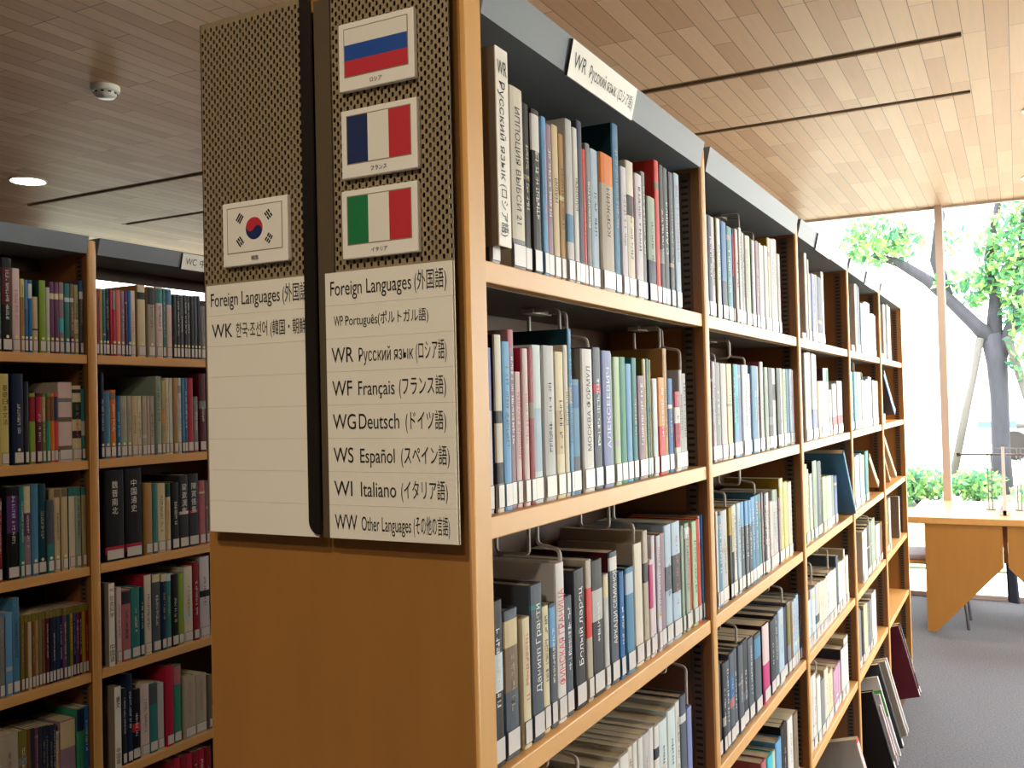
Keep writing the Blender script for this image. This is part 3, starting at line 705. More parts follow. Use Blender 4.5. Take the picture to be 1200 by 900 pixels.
BOOKS={
('L', 1, 1):"0.6196,0.0136,0.2202,dark_green,*,|0.636,0.0287,0.2464,black,,b.5.9.maroon;D|0.6659,0.0219,0.222,pale_pink,,s;D|0.6891,0.0111,0.196,tan,,b.75.1.pale_yellow;D|0.7014,0.0104,0.1949,blue,,b.6.1.steel_blue;D|0.7131,0.0108,0.195,blue,,b.75.95.ice;D|0.7251,0.0157,0.1517,beige,,b.4.43.charcoal;D|0.7442,0.0193,0.198,lime,,c.dark_green;D|0.764,0.0116,0.1805,light_grey,,b.0.3.pale_green;D|0.7769,0.0121,0.1971,plum,,b.76.84.cream;D|0.7908,0.014,0.1975,plum,,b.76.84.cream;D|0.8067,0.0142,0.1991,mauve,,b.76.84.cream;b.3.5.turquoise;D|0.8228,0.0151,0.197,teal,,b.74.8.ice;D|0.839,0.0126,0.1975,taupe,,b.74.8.ice;b.12.25.purple;D|0.8527,0.0127,0.1964,khaki,,b.3.5.cream;D|0.8706,0.0119,0.2103,slate,,b.75.85.ice;b.86.98.blue",
('L', 1, 2):"0.6298,0.023,0.2405,pale_yellow,,T=基礎日本文法,k|0.6655,0.0293,0.2412,navy,,s;D|0.6972,0.0111,0.2209,charcoal,,|0.7121,0.0168,0.1897,lime,,b.6.95.dark_red|0.7304,0.0165,0.1897,maroon,,b.6.95.crimson|0.748,0.0115,0.1897,olive,,b.6.95.khaki|0.7603,0.0116,0.1897,green,,b.6.95.brown|0.7725,0.0116,0.1897,orange,,b.6.95.brown|0.7847,0.0122,0.1896,red,,b.6.95.navy|0.7975,0.0434,0.2199,pale_pink,,b.75.8.grey;b.5.56.taupe;b.13.2.taupe;c.stone|0.8415,0.0283,0.2106,cream,,b.3.4.charcoal;b.55.78.dark_green;b.9.95.charcoal|0.8704,0.0116,0.2009,teal,,b.35.55.light_grey",
('L', 1, 3):"0.6119,0.0163,0.2156,dark_red,*,|0.6447,0.0337,0.2432,black,,b.5.9.purple;s|0.6791,0.0115,0.241,teal,,D|0.6921,0.0183,0.2422,mauve,,b.7.99.cream;b.45.7.plum|0.7129,0.0188,0.2443,steel_blue,,D|0.733,0.0245,0.243,dark_teal,,D|0.7595,0.0186,0.1962,slate,,b.0.4.teal;D|0.7818,0.0158,0.2247,beige,,b.9.1.taupe;D|0.8047,0.0168,0.2249,beige,,b.9.1.taupe;D|0.828,0.019,0.2236,ivory,,b.9.1.teal;c.navy|0.8478,0.0157,0.2236,sage,,b.9.1.teal|0.8692,0.0133,0.2229,khaki,,b.9.1.teal;c.olive",
('L', 1, 4):"0.6173,0.0152,0.2083,grey,,s|0.6377,0.0173,0.2148,sky_blue,,|0.6562,0.0195,0.2496,steel_blue,,T=ENCYCLOPEDIC,k|0.6792,0.0093,0.2001,olive,,b.9.1.olive|0.6891,0.0093,0.1998,brown,,b.9.1.olive|0.6991,0.0094,0.1994,beige,,b.9.1.olive|0.7092,0.0095,0.199,brown,,b.9.1.olive|0.7193,0.0095,0.1987,tan,,b.9.1.olive|0.7295,0.0096,0.1983,taupe,,b.9.1.olive|0.7398,0.0097,0.1979,brown,,b.9.1.olive|0.7502,0.0097,0.1975,maroon,,b.9.1.olive|0.7606,0.0098,0.1971,black,,b.9.1.olive|0.7711,0.0099,0.1967,navy,,b.9.1.olive|0.7817,0.01,0.1964,navy,,b.9.1.olive|0.7924,0.01,0.196,navy,,b.9.1.olive|0.8031,0.0101,0.1956,plum,,b.9.1.olive|0.8139,0.0102,0.1952,dark_green,,b.9.1.olive|0.8248,0.0092,0.1948,mustard,*,b.9.1.olive|0.8346,0.0092,0.1943,navy,*,b.9.1.olive|0.8443,0.0092,0.1939,purple,*,b.9.1.olive|0.8541,0.0092,0.1935,maroon,*,b.9.1.olive|0.8638,0.0092,0.1931,mustard,*,b.9.1.olive|0.8736,0.0092,0.1944,dark_red,*,b.9.1.olive",
('L', 1, 5):"0.6152,0.0511,0.2013,stone,,b.1.9.taupe;s|0.6694,0.0242,0.1973,olive,,|0.6946,0.0093,0.1963,brown,*,|0.7046,0.0094,0.195,charcoal,*,|0.7148,0.0095,0.1937,plum,*,|0.725,0.0095,0.1923,charcoal,*,|0.7353,0.0096,0.191,navy,*,|0.7456,0.0097,0.1896,charcoal,*,|0.756,0.0097,0.1882,navy,*,|0.7665,0.0098,0.1868,charcoal,*,|0.7779,0.0104,0.1633,beige,*,|0.7909,0.0464,0.1865,mauve,,b.6.99.beige|0.8427,0.0218,0.2059,green,,b.7.99.navy|0.8656,0.0169,0.2054,blue,,b.5.7.teal",
('L', 2, 1):"0.9243,0.0101,0.1934,dark_red,*,|0.9358,0.0108,0.1946,tan,*,D|0.9481,0.0088,0.1943,teal,*,D|0.9577,0.0133,0.1944,navy,,s;D|0.9725,0.0071,0.1953,crimson,*,|0.9802,0.0114,0.1951,crimson,*,b.7.98.grey;D|0.9934,0.0163,0.1956,salmon,,D|1.0109,0.0134,0.1944,mauve,,D|1.0256,0.008,0.1953,purple,*,|1.0345,0.0124,0.1966,blue,,D|1.0478,0.0162,0.1982,ivory,,D|1.0703,0.0286,0.2178,cream,,b.8.9.charcoal;c.tan;D|1.1086,0.026,0.2166,stone,,b.75.98.charcoal;s;D|1.1412,0.0255,0.2184,pale_pink,,b.77.98.teal;D|1.1677,0.0111,0.2169,teal,*,|1.1845,0.0204,0.2167,pale_pink,,b.77.98.steel_blue;D|1.209,0.0138,0.2023,charcoal,,D|1.2238,0.0128,0.2035,charcoal,*,D|1.2377,0.0136,0.2021,slate,*,D|1.2524,0.0127,0.2034,charcoal,*,D|1.2662,0.0132,0.2033,slate,*,D|1.2804,0.0129,0.2032,charcoal,*,D|1.2944,0.0127,0.2044,slate,*,D|1.3082,0.0135,0.2057,charcoal,*,D|1.3228,0.021,0.1742,grey,,D",
('L', 2, 2):"0.9351,0.011,0.248,navy,,D|0.9473,0.02,0.1945,steel_blue,,D|0.9687,0.0193,0.1987,orange,,D|0.9911,0.012,0.1812,blue,*,c.teal;D|1.0043,0.0225,0.1811,sage,,D|1.0281,0.0142,0.181,stone,,D|1.0435,0.0206,0.181,beige,,|1.0654,0.0152,0.1809,ivory,,|1.0815,0.0159,0.1808,stone,,|1.0984,0.0142,0.1808,stone,,|1.1135,0.0153,0.1807,stone,,|1.1376,0.0192,0.2412,sage,,|1.1578,0.013,0.2282,khaki,,b.4.6.apricot|1.1718,0.0135,0.2363,cream,,|1.1886,0.0136,0.2365,ice,,|1.2039,0.0165,0.2367,tan,,|1.2221,0.0121,0.2369,ice,,|1.2353,0.0119,0.2371,steel_blue,*,|1.2479,0.013,0.2373,blue,,|1.2623,0.0239,0.2376,crimson,,|1.2872,0.018,0.1782,grey,,|1.3125,0.0283,0.2522,maroon,,s",
('L', 2, 3):"0.9445,0.0654,0.2633,black,,T=魏晋南北,w;b.08.16.crimson|1.0144,0.0604,0.2638,black,,T=中国通史,w;b.08.16.crimson|1.0875,0.0257,0.2154,tan,,|1.1145,0.0182,0.2137,teal,,|1.136,0.0288,0.2103,cream,,s|1.1664,0.0181,0.2075,beige,,b.8.1.dark_green;s|1.1907,0.0284,0.2092,black,,|1.2214,0.0373,0.2294,charcoal,,T=梁漱溟集,w;b.46.5.pale_pink|1.2605,0.0418,0.2299,charcoal,,T=陳寅恪集,w;b.46.5.crimson|1.3049,0.0248,0.2047,dusty_rose,,|1.3312,0.0177,0.2031,mauve,*,",
('L', 2, 4):"0.9805,0.0168,0.2187,pale_pink,,b.1.75.blue|0.9984,0.0304,0.208,dusty_rose,,b.8.98.charcoal;s|1.0309,0.0307,0.2084,teal,,s|1.0629,0.0157,0.2053,dark_teal,,|1.0818,0.0256,0.2375,ivory,,b.1.45.charcoal;c.crimson|1.1106,0.0293,0.2346,slate,,b.9.1.cream|1.1432,0.0185,0.2309,navy,,b.9.1.cream|1.1631,0.0191,0.2283,teal,,b.9.1.ice|1.1849,0.0255,0.2228,black,,|1.2118,0.0211,0.2217,lime,,c.charcoal|1.2346,0.0341,0.2374,ivory,,s|1.2715,0.0233,0.2468,dark_red,,|1.3019,0.0402,0.2587,lilac_white,,b.5.58.black",
('L', 2, 5):"0.993,0.0151,0.2213,charcoal,,|1.0111,0.0183,0.258,navy,,s|1.0316,0.0288,0.2054,black,,s;b.4.52.red|1.0626,0.0294,0.2138,pale_pink,,s|1.0942,0.03,0.2078,teal,,b.7.98.slate|1.1255,0.0233,0.2013,light_grey,,c.plum|1.1571,0.0285,0.2439,crimson,,|1.1872,0.0307,0.2385,green,,b.75.98.dusty_rose|1.2282,0.0446,0.1924,stone,,s|1.2746,0.0462,0.1855,stone,,|1.3318,0.0129,0.1738,taupe,*,",
('L', 2, 6):"1.159,0.0233,0.2526,dark_red,*,|1.1833,0.0236,0.2514,crimson,*,|1.2079,0.0239,0.2502,dark_red,*,|1.2329,0.0243,0.249,crimson,*,|1.2582,0.0247,0.2478,dark_red,*,|1.2839,0.025,0.2465,crimson,*,|1.3101,0.0254,0.2452,dark_red,*,",
('M', 1, 1):"0.0585,0.0225,0.215,light_grey,,c.slate|0.1137,0.0376,0.2339,ivory,,T=ИППОЦИЯ ВЫБСИ 21,k;b.0.17.grey|0.1526,0.0196,0.2217,black,,s|0.1747,0.0241,0.2197,black,,b.75.97.white;s|0.2027,0.0144,0.2163,sky_blue,,|0.2198,0.0189,0.2112,mauve,,s|0.2414,0.0208,0.2158,beige,,T=НАШИ,k|0.2637,0.0171,0.2083,tan,,s|0.2814,0.0229,0.2336,light_grey,,b.25.42.steel_blue|0.3057,0.0166,0.2269,white,,T=БАНКИРЫ,k|0.3238,0.0201,0.2423,navy,,b.1.5.blue|0.3445,0.012,0.2048,red,,s|0.3572,0.0171,0.2165,grey,,T=ВОЗВОРАТОВ,w|0.3749,0.0292,0.2129,pale_blue,,b.1.68.blue;s|0.4058,0.0523,0.2142,stone,,b.78.1.orange;T=КОРЖИН,k|0.4654,0.0258,0.2737,steel_blue,,c.dark_teal|0.493,0.0247,0.2103,lilac_white,,s|0.5197,0.0335,0.2262,ivory,,b.6.75.charcoal|0.5572,0.0329,0.2123,lilac_white,,b.1.6.magenta;c.crimson|0.5922,0.0191,0.2224,grey,,s|0.6155,0.0395,0.1847,sage,,b.0.4.navy;c.charcoal|0.6596,0.0228,0.2567,red,,|0.6847,0.0211,0.254,charcoal,,s|0.7081,0.0264,0.2537,slate,,T=С Аленина,w|0.7351,0.0241,0.2509,slate,,s|0.7642,0.0306,0.2549,pale_blue,,s",
('M', 1, 2):"0.0365,0.0208,0.1977,lilac_white,,b.62.1.lavender;b.1.17.navy|0.0605,0.0172,0.2141,ivory,,b.5.57.charcoal;b.16.28.charcoal;c.black|0.0788,0.0199,0.2067,sky_blue,,s|0.0993,0.0153,0.2224,mauve,,b.9.1.dusty_rose;s|0.1158,0.0152,0.1704,pale_pink,,T=АВИЩНАЯ АКАДЕМ,r|0.1322,0.0155,0.2002,pale_pink,,c.crimson;s|0.1489,0.0147,0.202,dark_red,,|0.1648,0.0252,0.2064,ice,,b.2.6.pale_blue|0.1927,0.0343,0.2069,light_grey,,s|0.2297,0.0263,0.1999,cream,,b.3.6.beige;c.mustard|0.2574,0.0142,0.21,ivory,,T=БЕЗРАЗЛИ,g|0.2725,0.0101,0.2332,sky_blue,,c.dark_teal|0.2846,0.0283,0.1628,steel_blue,,b.05.33.slate;b.75.95.blue|0.319,0.0385,0.2074,white,,T=МОСКВА ФОРМУЛ,k;c.stone|0.3592,0.0302,0.2112,slate,,b.68.74.crimson;s|0.3927,0.0378,0.2076,lavender,,T=АЛЕКСЕЕВИЧ,w;c.navy|0.4322,0.0064,0.2039,pale_green,*,|0.4396,0.0249,0.1995,pale_green,,|0.4663,0.0261,0.2004,green,,|0.4961,0.025,0.1902,sky_blue,,|0.5231,0.0218,0.2006,teal,,|0.5469,0.0286,0.1716,mauve,,|0.5768,0.0134,0.2006,beige,,c.olive|0.5923,0.0094,0.201,teal,,|0.6029,0.0134,0.1999,olive,,|0.6181,0.0242,0.1681,ice,,|0.6445,0.0319,0.17,red,,b.5.1.apricot|0.6787,0.0211,0.2223,tan,,|0.7046,0.0266,0.1692,blue,,b.68.72.white|0.7336,0.0299,0.1459,white,,b.3.6.crimson;b.8.1.crimson|0.7661,0.0179,0.1858,light_grey,,|0.7866,0.0236,0.1798,light_grey,,",
('M', 1, 3):"0.0368,0.0295,0.1955,charcoal,,b.45.68.ice;s|0.0706,0.0356,0.1785,slate,,b.75.93.beige;b.45.75.taupe;s|0.1131,0.0211,0.1611,cream,,|0.139,0.0332,0.1973,slate,,T=Данипп Гранти,w;b.84.87.teal|0.1748,0.0192,0.1633,cream,,s|0.1954,0.0185,0.1629,slate,,b.65.97.sky_blue|0.2152,0.0273,0.2128,white,,T=ФИНСКАЯ ГРАНИЦА,R|0.2453,0.0241,0.1627,slate,,s|0.2766,0.0358,0.1934,charcoal,,T=Белый ларец,w;s|0.3155,0.0202,0.2019,stone,,b.45.8.red|0.3389,0.0405,0.1965,charcoal,,s;b.55.78.light_grey|0.381,0.0185,0.1704,light_grey,,b.8.98.cream|0.4064,0.0316,0.1993,slate,,T=АРКАДИ СЕМИНОВ,w;b.86.96.white;c.maroon|0.4398,0.0199,0.1643,blue,,|0.4671,0.034,0.1656,steel_blue,,b.75.95.pale_blue;c.dark_teal|0.5127,0.0358,0.1972,ivory,,c.stone|0.5518,0.0227,0.2134,stone,,b.6.75.charcoal;c.stone|0.5766,0.0178,0.1622,pale_pink,,b.5.95.magenta|0.5957,0.0182,0.199,lilac_white,,|0.616,0.0177,0.1971,lilac_white,,c.purple|0.636,0.0249,0.198,mauve,,|0.6632,0.0352,0.2083,pale_blue,,b.45.65.slate;s|0.7008,0.0466,0.2086,pale_blue,,b.4.72.charcoal;s|0.75,0.0152,0.197,sage,,|0.7704,0.0244,0.1993,sage,,s|0.7954,0.0187,0.1883,red,,|0.8147,0.0281,0.197,pale_green,,|0.8434,0.0174,0.1993,red,,|0.8614,0.0102,0.2025,apricot,*,b.75.1.ice|0.8722,0.0102,0.2042,blue,*,",
('M', 1, 4):"0.3069,0.0368,0.1711,cream,*,|0.3444,0.0368,0.1697,cream,*,c.tan|0.3883,0.0371,0.1782,white,*,|0.4265,0.0378,0.1821,white,*,|0.4654,0.019,0.1849,ivory,*,|0.4862,0.0187,0.185,white,*,|0.5061,0.0219,0.1858,white,*,|0.5292,0.0305,0.1842,light_grey,*,|0.5609,0.0192,0.1849,white,*,|0.5813,0.0238,0.1815,white,*,b.7.8.charcoal|0.6065,0.0421,0.18,ice,,|0.6499,0.0423,0.1865,ice,,s|0.6941,0.0236,0.1898,white,,|0.7191,0.0326,0.1926,slate,,b.75.82.white|0.7541,0.0276,0.1623,lavender,,",
('M', 2, 1):"0.9658,0.0122,0.2107,lilac_white,*,|0.9786,0.0274,0.2117,navy,,|1.0079,0.0255,0.2126,lilac_white,,|1.0354,0.0091,0.2126,olive,*,|1.0458,0.0284,0.2155,ice,,c.olive|1.0776,0.041,0.2151,blue,,b.0.4.navy|1.1206,0.0282,0.2104,teal,,|1.151,0.0216,0.2121,sky_blue,,|1.1755,0.0117,0.2114,black,*,b.5.95.crimson|1.1887,0.0238,0.2143,pale_pink,,|1.214,0.0136,0.2185,black,*,|1.2292,0.0254,0.2235,white,,s|1.2569,0.022,0.2162,light_grey,,c.charcoal|1.2821,0.0176,0.2132,white,*,c.black|1.3021,0.0311,0.216,pale_green,,c.black|1.3349,0.0142,0.2122,charcoal,*,|1.3515,0.0237,0.2117,lilac_white,*,|1.3812,0.0304,0.2147,mauve,,|1.4161,0.0231,0.2143,white,*,|1.4428,0.0319,0.2127,ice,,|1.4774,0.0365,0.2158,white,,|1.5167,0.0259,0.2417,cream,*,c.mustard|1.5475,0.0374,0.2433,lilac_white,,s|1.5879,0.0375,0.249,pale_pink,,|1.6284,0.0312,0.2147,light_grey,*,",
('M', 2, 2):"0.9641,0.0092,0.207,light_grey,*,|0.9739,0.0124,0.2074,maroon,*,|0.9876,0.0164,0.2079,lilac_white,,|1.0079,0.0389,0.2064,grey,,s|1.0488,0.0452,0.2058,light_grey,,|1.0953,0.0406,0.206,cream,,|1.1381,0.0122,0.2064,dark_teal,*,|1.1525,0.0345,0.2063,turquoise,,b.0.3.sky_blue|1.1884,0.0286,0.2061,lavender,,|1.2186,0.053,0.2065,ice,,|1.2733,0.0209,0.1871,lilac_white,*,|1.3039,0.0586,0.2067,steel_blue,,s|1.3642,0.0173,0.2061,white,*,|1.3832,0.0157,0.2065,maroon,*,|1.4016,0.0285,0.2188,white,,c.dusty_rose|1.4328,0.0366,0.206,sage,,|1.4713,0.0502,0.2061,black,,|1.5234,0.0421,0.206,white,,s;b.6.8.charcoal|1.5675,0.0487,0.2071,black,,c.dark_green|1.6183,0.0313,0.2078,ice,*,|1.6528,0.0375,0.2064,pale_green,,|1.6946,0.0308,0.2071,steel_blue,*,|1.7277,0.0372,0.2079,pale_blue,*,|1.7683,0.0142,0.2059,pale_pink,*,",
('M', 2, 3):"0.9752,0.0139,0.1991,white,*,|0.9903,0.0276,0.188,steel_blue,,|1.0225,0.0467,0.194,light_grey,,s|1.076,0.0207,0.1956,mustard,,b.0.7.black|1.0981,0.0169,0.1964,cream,*,b.0.5.black|1.1164,0.0229,0.1976,white,,s|1.1415,0.0293,0.1981,pale_blue,,s|1.176,0.0302,0.1973,slate,,b.72.1.sky_blue;s|1.2085,0.0287,0.1962,slate,,b.72.1.sky_blue;s|1.2395,0.0246,0.1954,slate,,b.72.1.sky_blue;s|1.2689,0.0326,0.1987,steel_blue,,b.72.1.sky_blue;s|1.3031,0.0352,0.1992,steel_blue,,s|1.3434,0.0276,0.1992,teal,,s|1.3728,0.0176,0.2004,mauve,*,s|1.3921,0.0277,0.1956,black,*,|1.4226,0.0275,0.1949,white,*,|1.4537,0.03,0.1704,pale_pink,*,|1.4876,0.031,0.1958,light_grey,*,s;b.85.1.sage|1.5192,0.031,0.1933,light_grey,*,s;b.85.1.sage|1.5528,0.0231,0.17,mauve,*,|1.578,0.0391,0.2176,cream,,c.mustard;b.0.9.pale_yellow|1.6213,0.049,0.2042,pale_yellow,,|1.6725,0.0474,0.2001,ivory,,",
('M', 2, 4):"0.9476,0.0408,0.1878,black,,|0.9948,0.0228,0.1831,charcoal,,s|1.0196,0.028,0.1801,slate,,s|1.0496,0.0357,0.189,slate,,b.5.75.blue;b.4.5.dusty_rose|1.0888,0.0283,0.1896,slate,,s|1.1207,0.0402,0.1887,slate,,s|1.1647,0.0426,0.1895,charcoal,,s|1.2104,0.0474,0.1829,slate,,|1.2602,0.0595,0.181,slate,,b.7.95.steel_blue|1.3411,0.0617,0.1854,pale_pink,,b.0.5.magenta;c.maroon|1.4183,0.0456,0.1789,charcoal,,s|1.4676,0.0385,0.1829,slate,,s|1.5081,0.0576,0.1882,pale_blue,,|1.5663,0.0444,0.1812,navy,,|1.6112,0.0406,0.188,grey,,b.4.97.olive|1.6524,0.0263,0.1848,brown,*,|1.6793,0.0294,0.1764,pale_blue,*,s|1.7093,0.0294,0.1797,pale_blue,*,s|1.7394,0.0294,0.1837,pale_blue,*,s|1.77,0.0119,0.1785,charcoal,*,",
('M', 2, 5):"1.3003,0.0451,0.1741,dusty_rose,*,|1.3537,0.0557,0.1681,turquoise,*,|1.4112,0.0293,0.163,cream,*,|1.4422,0.0578,0.1754,sky_blue,*,|1.5018,0.032,0.1955,black,*,|1.5345,0.032,0.1952,black,*,c.navy|1.577,0.0607,0.1911,white,,|1.6481,0.053,0.1826,taupe,*,",
('M', 3, 1):"1.9258,0.0574,0.0212,white,*,|2.0028,0.0332,0.2651,white,*,|2.0387,0.0176,0.2494,ivory,*,|2.059,0.0274,0.2083,ice,*,|2.0892,0.0578,0.2122,lavender,,|2.1499,0.0261,0.2154,light_grey,*,|2.1789,0.0762,0.2128,navy,,|2.2581,0.0387,0.2368,white,*,c.beige",
('M', 3, 2):"1.9505,0.0478,0.2608,ice,,|1.999,0.0478,0.264,ice,,c.brown|2.0501,0.0451,0.2614,ice,,b.12.35.lavender|2.0958,0.0451,0.2603,ice,,b.12.35.lavender|2.146,0.0396,0.1789,cream,*,|2.1886,0.0621,0.1796,white,*,|2.2538,0.047,0.222,ice,*,c.maroon|2.304,0.0451,0.223,pale_green,*,b.8.98.green|2.3523,0.043,0.1524,lilac_white,*,|2.4003,0.0458,0.1721,light_grey,*,b.12.35.dusty_rose|2.4468,0.0458,0.1731,light_grey,*,b.12.35.dusty_rose|2.4986,0.0512,0.1831,light_grey,*,b.12.35.dusty_rose|2.5505,0.0512,0.1831,light_grey,*,b.12.35.dusty_rose",
('M', 3, 3):"1.8984,0.0319,0.2326,cream,*,|1.9328,0.0365,0.2149,pale_green,*,|1.972,0.0401,0.1991,ivory,*,|2.0162,0.0623,0.2345,sage,,c.black|2.0813,0.059,0.2293,slate,,|2.1432,0.0222,0.225,charcoal,*,|2.1699,0.0561,0.1748,pale_green,*,|2.229,0.0596,0.1713,pale_green,*,|2.2918,0.0454,0.169,ice,*,|2.3405,0.0466,0.1657,sage,*,|2.3905,0.048,0.1621,lavender,*,|2.4419,0.0404,0.0235,white,*,",
('M', 3, 4):"1.8651,0.0573,0.1647,ice,,b.85.1.maroon|1.925,0.0236,0.1649,pale_blue,*,|1.9512,0.0442,0.1615,ice,*,|1.9982,0.0596,0.1658,light_grey,*,b.3.45.slate|2.0606,0.0546,0.161,ivory,*,|2.1181,0.0642,0.156,ivory,*,|2.1853,0.0354,0.1616,white,*,c.charcoal|2.2238,0.0683,0.1634,white,*,|2.2954,0.0712,0.1597,white,*,|2.37,0.0394,0.1956,slate,*,|2.4129,0.0581,0.166,white,*,|2.4746,0.0602,0.162,ice,*,|2.5385,0.0243,0.1935,white,*,c.beige|2.5665,0.0535,0.164,ivory,*,",
('M', 3, 5):"1.8781,0.0488,0.2146,white,,|1.9275,0.0488,0.2146,white,,c.tan|1.981,0.0555,0.1917,white,,|2.0408,0.0605,0.1671,grey,*,|2.1057,0.063,0.184,ivory,*,c.beige|2.1733,0.0442,0.1541,cream,*,|2.2181,0.0442,0.1553,cream,*,|2.2679,0.0484,0.1375,pink_lilac,*,|2.3169,0.0484,0.1385,pink_lilac,*,|2.3658,0.0484,0.1392,pink_lilac,*,|2.4182,0.0591,0.173,white,*,c.charcoal|2.481,0.0802,0.1949,white,*,c.beige",
('M', 4, 1):"2.865,0.0686,0.0265,white,*,|2.9776,0.0427,0.2695,white,*,|3.0249,0.0447,0.275,navy,*,|3.0702,0.0447,0.2679,navy,*,|3.1274,0.0728,0.2065,pale_blue,*,|3.2051,0.0703,0.2162,pale_green,*,|3.2804,0.0414,0.225,white,*,|3.3224,0.0414,0.2256,white,*,|3.3645,0.0414,0.224,white,*,|3.4147,0.0527,0.1849,white,*,|3.468,0.0527,0.1878,white,*,|3.5212,0.0527,0.184,white,*,",
('M', 4, 2):"2.8406,0.0426,0.2216,teal,*,|2.8875,0.068,0.2213,steel_blue,*,|2.96,0.0544,0.2217,sage,*,|3.0151,0.0544,0.2217,sage,*,|3.0867,0.0579,0.1935,light_grey,*,|3.1452,0.0579,0.191,light_grey,*,c.navy|3.2086,0.0817,0.197,pale_blue,*,|3.2956,0.0473,0.2091,pale_blue,*,|3.3436,0.0473,0.2068,pale_blue,*,c.navy|3.3969,0.0776,0.1954,grey,*,|3.4801,0.0506,0.1928,cream,*,|3.5313,0.0506,0.1928,cream,*,",
('M', 4, 3):"2.8432,0.0542,0.1975,lilac_white,*,|2.9019,0.0394,0.2006,pale_blue,*,|2.9419,0.0394,0.1996,pale_blue,*,|2.982,0.0394,0.2015,pale_blue,*,|3.0267,0.0447,0.1944,pale_green,*,|3.072,0.0447,0.1917,pale_green,*,c.charcoal|3.1223,0.0822,0.2037,teal,*,",
('M', 4, 4):"2.9804,0.059,0.1961,white,*,|3.04,0.059,0.201,white,*,c.brown|3.1045,0.0699,0.2055,charcoal,*,|3.1796,0.0444,0.2078,sage,*,|3.2246,0.0444,0.2079,sage,*,|3.2697,0.0444,0.2137,sage,*,|3.3147,0.0444,0.2102,sage,*,|3.3652,0.042,0.1715,white,*,|3.4078,0.042,0.1709,white,*,|3.4504,0.042,0.1696,white,*,|3.5018,0.0744,0.1717,brown,*,",
('M', 4, 5):"2.8153,0.055,0.2223,grey,*,|2.8747,0.0427,0.2074,charcoal,*,|2.9181,0.0427,0.2014,charcoal,*,|2.9661,0.0447,0.2115,cream,*,|3.0114,0.0447,0.2094,cream,*,|3.0616,0.0396,0.2034,grey,*,|3.1018,0.0396,0.1999,grey,*,|3.142,0.0396,0.2007,grey,*,|3.1874,0.042,0.215,white,*,|3.23,0.042,0.2107,white,*,|3.2727,0.042,0.2131,white,*,",
('M', 5, 1):"3.78,0.0703,0.0258,white,*,|3.8665,0.0661,0.2618,white,*,|4.035,0.041,0.275,ice,*,|4.0766,0.041,0.268,ice,*,|4.1181,0.041,0.2676,ice,*,",
('M', 5, 2):"3.7425,0.08,0.0435,white,*,",
('M', 5, 4):"3.7162,0.041,0.2383,olive,*,|3.7578,0.041,0.2437,olive,*,|3.7994,0.041,0.2422,olive,*,|3.8478,0.0546,0.242,white,*,|4.2683,0.03,0.2093,white,*,c.taupe",
}
rg = random.Random(21)
TIER = ['top', 'second', 'third', 'fourth', 'fifth', 'lowest']
BAYM = ['nearest bay', 'second bay', 'third bay', 'fourth bay', 'farthest bay']
def where(tag_, b, t):
    if tag_ == 'M': return '%s shelf of the %s' % (TIER[t - 1], BAYM[b - 1])
    return "%s shelf of the shaded bookcase's %s bay" % (TIER[t - 1], ['left', 'right'][b - 1])
def words_(s): return len(s.split())
def cname(c): return {'ice': 'icy white', 'stone': 'stone grey', 'slate': 'slate grey', 'sage': 'sage green', 'lime': 'lime green', 'plum': 'plum purple'}.get(c, c.replace('_', ' '))
def features(col, opts, big):
    f = []
    for q in opts:
        if q.startswith('b.'):
            r = q[2:].rsplit('.', 1); a, b_ = (r[0].split('.') + ['1'])[:2]
            top = b_ in ('1', '99', '98', '97'); bot = a == '0'
            f.append(('a %s top' if top else 'a %s base' if bot else 'a %s band') % cname(r[1])); break
    for q in opts:
        if q.startswith('T='):
            k = q[-1]; f.append({'k': 'black lettering', 'w': 'white lettering', 'r': 'rose lettering', 'R': 'big red lettering', 'g': 'green lettering'}[k])
    return f
books = []
for (tag_, b, t), s in BOOKS.items():
    row = []
    for e in s.split('|'):
        y0, th, h, col, stuff, opts = e.split(',', 5)
        if (tag_, b, t) == ('M', 3, 3) and float(y0) + float(th) > 2.445: continue
        row.append(dict(y=float(y0), th=float(th), h=float(h), col=col, stuff=stuff == '*', opts=[q for q in opts.split(';') if q], key=(tag_, b, t)))
    for i, k in enumerate(row): k['i'] = i; k['row'] = row
    books += row
cands = []
for k in books:
    row, i = k['row'], k['i']; tag_, b, t = k['key']
    siz = []
    if k['h'] > 0.232: siz.append('tall')
    elif k['h'] < 0.180: siz.append('short')
    if k['th'] < 0.0125: siz.append('slim')
    elif k['th'] > 0.036: siz.append('thick')
    f = features(k['col'], k['opts'], True); ft = (' with ' + f[0]) if f else ''
    ft2 = (' with ' + ' and '.join(f)) if f else ''
    L_ = cname(row[i - 1]['col']) if i else None; R_ = cname(row[i + 1]['col']) if i + 1 < len(row) else None
    wh = where(tag_, b, t); c = cname(k['col']); sz_ = ' '.join(siz)
    nb = 'between %s and %s ones' % (L_, R_) if L_ and R_ and L_ != R_ else 'among %s ones' % L_ if L_ and L_ == R_ else 'first on its row, beside %s' % R_ if R_ else 'last on its row, beside %s' % L_
    same = [q for q in row if q['col'] == k['col']]; pos = [q['i'] for q in same].index(i)
    ordc = ('%s %s book from the left, %s' % (NAME['ORD'][pos], c, wh)) if len(same) > 1 else '%s book on the %s' % (c, wh)
    v = ['%s %s book%s on the %s' % (sz_, c, ft2, wh), '%s %s book%s on the %s' % (sz_, c, ft, wh), '%s %s book%s, %s, %s' % (sz_, c, ft, nb, wh), '%s %s book, %s, %s' % (sz_, c, nb, wh),
         '%s book, %s, %s' % (c, nb, wh), ordc]
    v = [' '.join(x.split()) for x in v]
    cands.append((k, [x for x in v if 4 <= words_(x) <= 16]))
from collections import Counter
